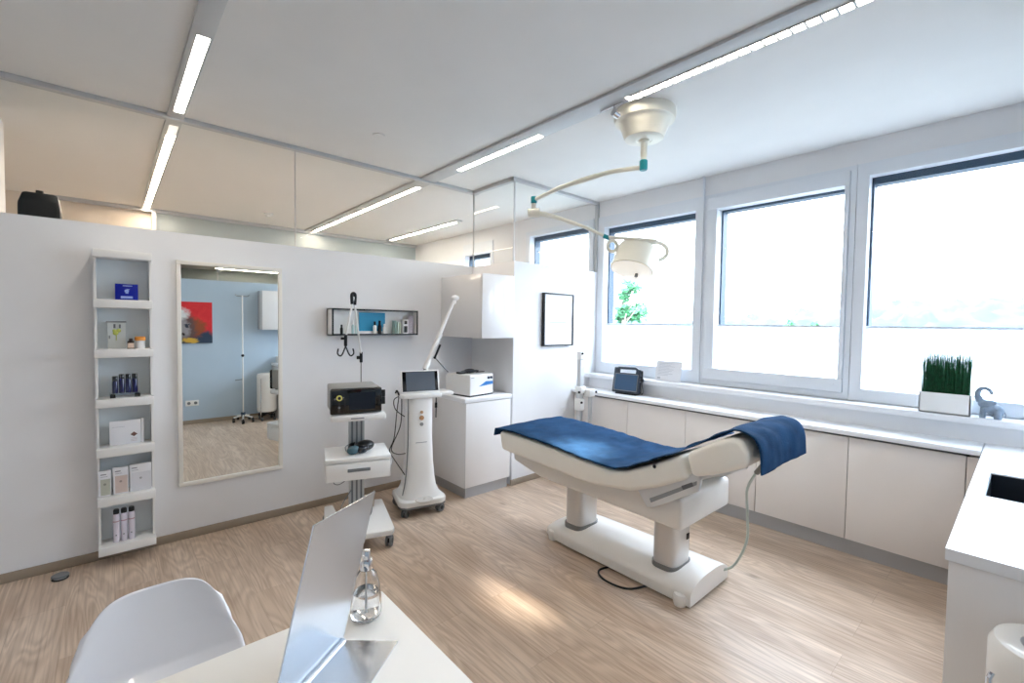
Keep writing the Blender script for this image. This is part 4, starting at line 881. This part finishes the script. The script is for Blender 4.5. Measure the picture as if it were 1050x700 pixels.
build('side_tube', MB().cyl((sx_ + 0.075, sy_ - 0.07, 0.56), (sx_ + 0.075, sy_ - 0.07, 0.81), 0.02).ball((sx_ + 0.075, sy_ - 0.07, 0.56), 0.022), ALUM, t)
for p in ((sx_ - 0.01, sy_ - 0.035, 1.222), (sx_ - 0.045, sy_ - 0.03, 0.845), (sx_ + 0.115, sy_ - 0.11, 0.845), (sx_ - 0.03, sy_ - 0.05, 0.745)):
    build('knob', MB().ball(p, 0.0125), BLACK, t)

# ------------------------------------------------------------ treatment couch
CXN, CXF = 2.13, 2.78
Q = thing('treatment_couch', 'electric treatment couch with cream upholstery, silver columns and white base', 'treatment couch', (2.5, 1.7, 0.0))
# base: arched cross-section swept along Y, rounded at the far end
rows = []
secs = [(1.13, 1.0, 1.0), (1.14, 1.0, 1.02), (1.5, 1.0, 1.0), (2.0, 1.0, 0.95), (2.12, 0.97, 0.9), (2.19, 0.9, 0.75), (2.235, 0.78, 0.5), (2.25, 0.66, 0.2)]
for yy, wx, hz in secs:
    xc = 2.51; hw = 0.228 * wx; r = []
    for k in range(25):
        a = PI * k / 24; c = math.cos(a); s_ = math.sin(a)
        r.append((xc - hw * math.copysign(abs(c) ** 0.85, c), yy, 0.012 + 0.045 * hz + 0.072 * hz * s_ ** 0.9))
    rows.append([(r[0][0], yy, 0.012)] + r + [(r[-1][0], yy, 0.012)])
bm_ = MB(); bm_.grid(rows); bm_.quad(rows[0][::-1]); bm_.quad(rows[-1])
build('base', bm_, OFFW, Q, sharp=50)
for (fx, fy) in ((2.285, 1.19), (2.735, 1.19), (2.31, 2.15), (2.71, 2.15)):
    build('foot', MB().lathe([(0.03, 0), (0.032, 0.006), (0.034, 0.012), (0.036, 0.05), (0.03, 0.062), (0, 0.066)], (fx, fy, 0), 24), OFFW, Q)
for yc in (1.34, 2.02):
    rows = []
    for zz in (0.09, 0.46):
        r = [(2.455 + ell(i, 32, 0.105, 0.078, 3.5)[0], yc + ell(i, 32, 0.105, 0.078, 3.5)[1], zz) for i in range(32)]; rows.append(r + [r[0]])
    cc = build('column', MB().grid(rows), SILV, Q, sharp=60)
    rows = []
    for zz, k in ((0.10, 1.08), (0.137, 1.08), (0.137, 1.0)):
        r = [(2.455 + k * ell(i, 32, 0.105, 0.078, 3.5)[0], yc + k * ell(i, 32, 0.105, 0.078, 3.5)[1], zz) for i in range(32)]; rows.append(r + [r[0]])
    build('collar', MB().grid(rows), GREYM, cc)
build('socket', bx(2.48, 2.51, 1.2585, 1.2625, 0.27, 0.305, bev=0.001), BLACK, Q)
# housing under the upholstery
hs = MB(); hs.prism([(1.155, 0.425), (2.2, 0.44), (2.48, 0.50), (2.48, 0.60), (1.6, 0.59), (1.155, 0.60)], 'x', 2.215, 2.79, bev=0.025, seg=3)
build('housing', hs, OFFW, Q, sharp=40)
# upholstery sections: profile in (y, z), swept across x
def pad(pts_top, thick_pts, name, x1=CXF):
    m = MB(); m.prism(pts_top + thick_pts, 'x', CXN, x1, bev=0.03, seg=4); return build(name, m, CREAM2, Q, sharp=60)
pad([(2.55, 0.715), (2.3, 0.715), (2.0, 0.700), (1.75, 0.680), (1.56, 0.675), (1.46, 0.69), (1.30, 0.765), (1.125, 0.86)], [(1.09, 0.742), (1.25, 0.655), (1.42, 0.585), (1.7, 0.548), (2.2, 0.565), (2.52, 0.58)], 'seat_upholstery')
pad([(1.105, 0.872), (0.97, 0.955), (0.90, 0.99), (0.845, 0.995)], [(0.80, 0.93), (0.81, 0.87), (0.95, 0.80), (1.07, 0.755)], 'head_upholstery', 2.71)
build('tie_button', MB().ball((CXN - 0.002, 1.27, 0.765), 0.01, sx=0.5), BLACK, Q)
# brackets on both sides
BRK = mat('bracket_grey', rgb(226, 228, 230), 0.35); MRK = solid('dark_marks', 96, 98, 104); SLT = solid('slot_grey', 150, 154, 158)
for xs, sg in ((2.172, -1), (2.725, 1)):
    x0, x1 = xs, xs + 0.022
    k = MB().prism([(1.40, 0.60), (1.335, 0.517), (1.29, 0.530), (1.05, 0.688), (1.03, 0.79), (1.13, 0.74), (1.20, 0.70)], 'x', x0, x1, bev=0.003)
    bk = build('bracket', k, BRK, Q)
    xo = x0 - 0.001 if sg < 0 else x1
    build('bracket_slot', MB().prism([(1.31, 0.55), (1.06, 0.715), (1.06, 0.735), (1.32, 0.57)], 'x', xo, xo + 0.001), SLT, bk)
    build('bracket_mark', bx(xo - 0.0005, xo + 0.0015, -0.035, 0.03, -0.01, 0.01, M=Matrix.Translation((0, 1.11, 0.695)) @ Matrix.Rotation(-0.55, 4, 'X')), MRK, bk)
    k = MB(); k.prism([(1.05, 0.74), (0.83, 0.852), (0.83, 0.878), (1.05, 0.80)], 'x', x0, x1, bev=0.003)
    hb_ = build('head_bracket', k, BRK, Q)
    build('bracket_mark', bx(xo - 0.0005, xo + 0.0015, -0.05, 0.03, -0.007, 0.007, M=Matrix.Translation((0, 0.90, 0.838)) @ Matrix.Rotation(-0.45, 4, 'X')), MRK, hb_)
# hand control and cord
hc = MB(); hc.tube([(2.60, 0.86, 0.84), (2.625, 0.95, 0.71)], [0.016, 0.014], 10)
h_ = build('hand_control', hc, GREYM, Q); build('keypad', MB().tube([(2.592, 0.868, 0.81), (2.605, 0.915, 0.742)], 0.012, 6), GREYP, h_)
build('control_cord', MB().tube([(2.625, 0.95, 0.715), (2.64, 1.0, 0.60), (2.68, 1.01, 0.45), (2.71, 1.02, 0.28), (2.71, 1.08, 0.12), (2.68, 1.14, 0.07)], 0.007, 8, 8), solid('pale_green_grey_cord', 190, 200, 192, 0.4), Q)
tag(build('power_cable', MB().tube([(2.31, 1.66, 0.006), (2.22, 1.68, 0.006), (2.165, 1.62, 0.006), (2.16, 1.52, 0.006), (2.20, 1.44, 0.006), (2.32, 1.39, 0.006)], 0.006, 8, 8), BLACK, loc=(2.2, 1.55, 0)), 'black cable looped on the floor beside the couch base', 'cable')
# towels
def towel(name, label, prof_pts, x0, x1, seed, amp=1.0):
    P = [Vector((0, p[0], p[1])) for p in prof_pts]; S = []
    for i in range(len(P) - 1):
        p0 = P[max(i - 1, 0)]; p1 = P[i]; p2 = P[i + 1]; p3 = P[min(i + 2, len(P) - 1)]
        n = max(3, int((p2 - p1).length / 0.012))
        for k in range(n):
            u = k / n; S.append(0.5 * ((2 * p1) + (-p0 + p2) * u + (2 * p0 - 5 * p1 + 4 * p2 - p3) * u * u + (-p0 + 3 * p1 - 3 * p2 + p3) * u ** 3))
    S.append(P[-1]); rows = []; nx = 44
    for i, s_ in enumerate(S):
        d = (S[min(i + 1, len(S) - 1)] - S[max(i - 1, 0)]).normalized(); nrm = Vector((0, d.z, -d.y))
        r = []
        for j in range(nx + 1):
            u = j / nx; x = x0 + (x1 - x0) * u
            wr = 0.006 * noise.noise(Vector((x * 3.5 + seed, s_.y * 13, seed))) + 0.004 * noise.noise(Vector((x * 11, s_.y * 22 + seed, 5)))
            e = 0.006 * noise.noise(Vector((s_.y * 9, seed, 2 if j < nx / 2 else 7))) if j in (0, nx) else 0
            p = Vector((x + e, s_.y, s_.z)) + nrm * (0.012 + max(wr * amp, -0.006))
            r.append(p)
        rows.append(r)
    m = MB(); m.grid(rows, thick=-0.006)
    return tag(build(name, m, TOWEL, loc=((x0 + x1) / 2, prof_pts[0][0], prof_pts[0][1]), sharp=180), label, 'towel')
towel('towel', 'dark blue towel spread over the long seat part of the couch', [(2.575, 0.675), (2.568, 0.705), (2.545, 0.722), (2.3, 0.722), (2.0, 0.708), (1.75, 0.688), (1.56, 0.682), (1.46, 0.697), (1.30, 0.772), (1.135, 0.862)], 2.12, 2.79, 1.0)
towel('towel', 'dark blue towel draped over the raised head end of the couch', [(1.10, 0.886), (0.97, 0.965), (0.90, 1.002), (0.845, 1.008), (0.80, 0.985), (0.778, 0.94), (0.772, 0.88), (0.77, 0.845)], 2.15, 2.728, 4.0, 1.9)

# ------------------------------------------------------------ desk, chair, desk mirror, bottle
t = thing('desk', 'white desk with straight edges in the foreground', 'desk', (-0.2, 0.8, 0.0))
build('desktop', bx(-0.75, 0.567, 0.35, 1.185, 0.715, 0.74, bev=0.002), solid('warm_white_top', 246, 243, 238, 0.3), t)
for lx, ly in ((-0.70, 0.40), (-0.70, 1.135), (0.517, 0.40), (0.517, 1.135)): build('leg', bx(lx - 0.025, lx + 0.025, ly - 0.025, ly + 0.025, 0, 0.715, bev=0.002), PLASTW, t)
t = thing('chair', 'white moulded shell chair behind the desk', 'chair', (0.08, 1.62, 0.0))
def shell_pt(u, v):
    # v 0 = front of seat, 1 = top of back; u -1..1 across
    prof = [(1.20, 0.43, 0.19), (1.24, 0.45, 0.205), (1.36, 0.435, 0.218), (1.48, 0.425, 0.22), (1.57, 0.44, 0.217), (1.635, 0.50, 0.208), (1.665, 0.58, 0.192), (1.69, 0.66, 0.174), (1.70, 0.70, 0.165)]
    f = v * (len(prof) - 1); i = min(int(f), len(prof) - 2); k = f - i
    a, b = prof[i], prof[i + 1]; y = a[0] + (b[0] - a[0]) * k; z_ = a[1] + (b[1] - a[1]) * k; hw = a[2] + (b[2] - a[2]) * k
    return y, z_, hw
rows = []; nv, nu = 48, 32
for i in range(nv + 1):
    v = i / nv; y, z_, hw = shell_pt(0, v); r = []
    for j in range(nu + 1):
        u = -1 + 2 * j / nu
        rise = 0.035 * abs(u) ** 3 * (1 - v) + 0.0 * v
        fw = -0.055 * abs(u) ** 2.5 * min(1, max(0, (v - 0.3) * 2))
        hh = hw
        # rounded top corners
        zz = z_ + rise; yy = y + fw
        if z_ > 0.5 and v > 0.5:
            zt_ = 0.705 - 0.10 * abs(u) ** 5; zz = 0.5 + (z_ - 0.5) * (zt_ - 0.5) / 0.2 + rise
        r.append((0.09 + u * hh, yy, zz))
    rows.append(r)
build('shell', MB().grid(rows, thick=0.007), solid('glossy_white_shell', 238, 238, 243, 0.12, coat=0.4), t, sharp=180)
for sx__, sy__ in ((-1, -1), (1, -1), (-1, 1), (1, 1)):
    build('leg', MB().cyl((0.083 + 0.09 * sx__, 1.45 + 0.08 * sy__, 0.42), (0.083 + 0.19 * sx__, 1.45 + 0.18 * sy__, 0.0), 0.014, 0.01), solid('beech_leg', 206, 172, 130), t)
build('under_frame', bx(-0.02, 0.186, 1.36, 1.54, 0.405, 0.42), BLACK, t)
# desk mirror: bent sheet
P1 = Vector((0.42, 1.06, 0.742)); e = Vector((0.82, 0.57, 0)).normalized(); bk = Vector((-e.y, e.x, 0)); up = Vector((0, 0, 1))
t = thing('desk_mirror', 'silver bent metal desk mirror with a slanted top edge on the desk', 'desk mirror', (0.35, 1.0, 0.74))
def pan(pts, off, th):
    m = bmesh.new(); A = [m.verts.new(p) for p in pts]; B = [m.verts.new(p + off * th) for p in pts]; n = len(pts)
    m.faces.new(A); m.faces.new(B[::-1])
    for i in range(n): m.faces.new((A[i], B[i], B[(i + 1) % n], A[(i + 1) % n]))
    bmesh.ops.recalc_face_normals(m, faces=m.faces); r = MB(); r._merge(m); return r
pp = [P1 + e * a + up * b for a, b in ((-0.02, 0.0), (0.125, 0.31), (-0.122, 0.323), (-0.25, 0.0))]
build('panel', pan(pp, bk, 0.0035), SATIN, t)
pl_ = [P1 + e * -0.02, Vector((0.502, 0.962, 0.742)), Vector((0.40, 0.885, 0.742)), Vector((0.30, 0.815, 0.742)), P1 + e * -0.25]
build('foot_plate', pan(pl_, up, 0.003), SATIN, t)
# pump bottle
bx0, by0 = 0.487, 1.108
build('bend', MB().tube([P1 + e * -0.022 + up * 0.004 - bk * 0.004, P1 + e * -0.25 + up * 0.004 - bk * 0.004], 0.006, 10), SATIN, t)
t = thing('glass_bottle', 'clear glass pump bottle with a chrome top on the desk', 'bottle', (bx0, by0, 0.741))
pr = [(0.0, 0.0), (0.03, 0.0), (0.037, 0.004), (0.039, 0.02), (0.038, 0.05), (0.033, 0.085), (0.027, 0.108), (0.017, 0.12), (0.014, 0.124)]
inn = [(0.0115, 0.124), (0.0145, 0.118), (0.0235, 0.105), (0.0295, 0.083), (0.034, 0.05), (0.035, 0.02), (0.033, 0.009), (0.0, 0.008)]
build('body', MB().lathe(pr + inn, (bx0, by0, 0.741), 40, cap=False), GLASSC, t)
build('liquid', MB().lathe([(0.0, 0.0085), (0.032, 0.0095), (0.0345, 0.02), (0.0335, 0.05), (0.0315, 0.065), (0.0, 0.065)], (bx0, by0, 0.741), 40), WATER, t)
build('pump_collar', MB().lathe([(0.0155, 0.122), (0.0165, 0.124), (0.0165, 0.146), (0.0155, 0.148), (0, 0.148)], (bx0, by0, 0.741), 28), CHROME, t)
build('pump_head', MB().lathe([(0.011, 0.148), (0.011, 0.168), (0.0095, 0.171), (0, 0.172)], (bx0, by0, 0.741), 24).tube([(bx0, by0, 0.741 + 0.162), (bx0 - 0.013, by0 - 0.01, 0.741 + 0.162)], 0.004), CHROME, t)
build('dip_tube', MB().cyl((bx0, by0, 0.755), (bx0, by0, 0.86), 0.002), PLASTW, t)
# door stop disc by the wall
t = thing('door_stop', 'flat round grey and black disc lying on the floor by the left wall', 'door stop', (-0.235, 3.63, 0.0))
build('foot', MB().lathe([(0.036, 0), (0.038, 0.003), (0.036, 0.008), (0.0, 0.008)], (-0.235, 3.63, 0), 32), BLACK, t)
build('ring', MB().lathe([(0.03, 0.008), (0.03, 0.014)], (-0.235, 3.63, 0), 32), PLASTW, t)
build('cap', MB().lathe([(0.036, 0.013), (0.039, 0.017), (0.038, 0.022), (0.034, 0.025), (0, 0.025)], (-0.235, 3.63, 0), 32), [GREYP], t)

# ------------------------------------------------------------ beyond the partition
t = thing('tall_cabinet', 'tall white cabinet behind the partition, carrying the black speaker', 'cabinet', (-0.25, 4.2, 0.0))
build('carcass', bx(-0.5, 0.05, 4.0, 4.33, 0, 1.99), WHITE, t)
t = thing('loudspeaker', 'black rounded loudspeaker with a small knob, showing over the partition', 'loudspeaker', (-0.32, 4.18, 1.99))
build('cabinet', MB().prism([(-0.413, 1.99), (-0.225, 1.99), (-0.226, 2.18), (-0.235, 2.262), (-0.255, 2.268), (-0.375, 2.268), (-0.39, 2.262), (-0.41, 2.2)], 'y', 4.08, 4.28, bev=0.006), BLACK, t)
build('grille', bx(-0.395, -0.24, 4.076, 4.081, 2.01, 2.22), solid('dark_grille', 34, 34, 36, 0.8), t)
build('knob', bx(-0.335, -0.30, 4.12, 4.15, 2.262, 2.292, bev=0.004), BLACK, t)

# ------------------------------------------------------------ seen in the mirror, at the rear wall
t = thing('painting', 'red and dark expressive painting on the blue wall, seen in the mirror', 'painting', (0.78, -0.39, 1.45))
build('canvas', bx(0.44, 1.12, -0.398, -0.372, 1.16, 1.75, bev=0.002), PAPER, t)
build('artwork', bx(-0.34, 0.34, 0.019, 0.0215, -0.29, 0.30), painting_mat(), t, world=False)
t = thing('iv_pole', 'thin white infusion pole on a castered foot at the blue wall, seen in the mirror', 'infusion pole', (1.46, -0.13, 0.0))
ix, iy = 1.46, -0.13
build('pole', MB().cyl((ix, iy, 0.1), (ix, iy, 1.86), 0.009), PLASTW, t)
build('hook_bar', MB().tube([(ix - 0.09, iy, 1.87), (ix - 0.07, iy, 1.85), (ix + 0.07, iy, 1.85), (ix + 0.09, iy, 1.87)], 0.005), CHROME, t)
build('clamp', MB().ball((ix, iy, 0.98), 0.022), BLACK, t)
build('side_arm', MB().cyl((ix - 0.1, iy, 0.62), (ix, iy, 0.63), 0.006), GREYP, t)
f_ = MB()
for k in range(5):
    a = k * 2 * PI / 5 + PI / 5; f_.tube([(ix, iy, 0.1), (ix + 0.125 * math.cos(a), iy + 0.2 * math.sin(a), 0.07)], 0.012)
build('star_foot', f_, PLASTW, t)
for k in range(5):
    a = k * 2 * PI / 5 + PI / 5; px, py = ix + 0.125 * math.cos(a), iy + 0.2 * math.sin(a)
    build('caster', MB().cyl((px - 0.014, py, 0.03), (px + 0.014, py, 0.03), 0.03).cyl((px, py, 0.03), (px, py, 0.075), 0.008), BLACK, t)
build('hub', MB().cyl((ix, iy, 0.08), (ix, iy, 0.14), 0.03), DARKF, t)
t = thing('wall_cabinet', 'white wall cabinet above the sink counter, seen in the mirror', 'cabinet', (2.1, -0.25, 1.36))
build('carcass', bx(1.72, 2.6, -0.398, -0.14, 1.36, 1.95, bev=0.002), LACQ, t); build('door', bx(1.72, 2.158, -0.139, -0.12, 1.36, 1.95, bev=0.002), LACQ, t); build('door', bx(2.162, 2.6, -0.139, -0.12, 1.36, 1.95, bev=0.002), LACQ, t)
t = thing('wall_socket', 'white double wall socket low on the blue wall, seen in the mirror', 'socket', (0.86, -0.4, 0.3))
build('plate', bx(0.79, 0.95, -0.399, -0.388, 0.26, 0.34, bev=0.003), PLASTW, t)
for xx in (0.83, 0.91): build('insert', MB().cyl((xx, -0.388, 0.3), (xx, -0.3865, 0.3), 0.021), GREYP, t)
t = thing('dispenser_box', 'small white dispenser box on the sink counter, seen in the mirror', 'box', (2.02, -0.3, 0.8355))
build('body', bx(1.96, 2.12, -0.37, -0.24, 0.8356, 0.94, bev=0.006), PLASTW, t); build('slot', bx(2.0, 2.08, -0.2405, -0.2385, 0.88, 0.895), GREYP, t)
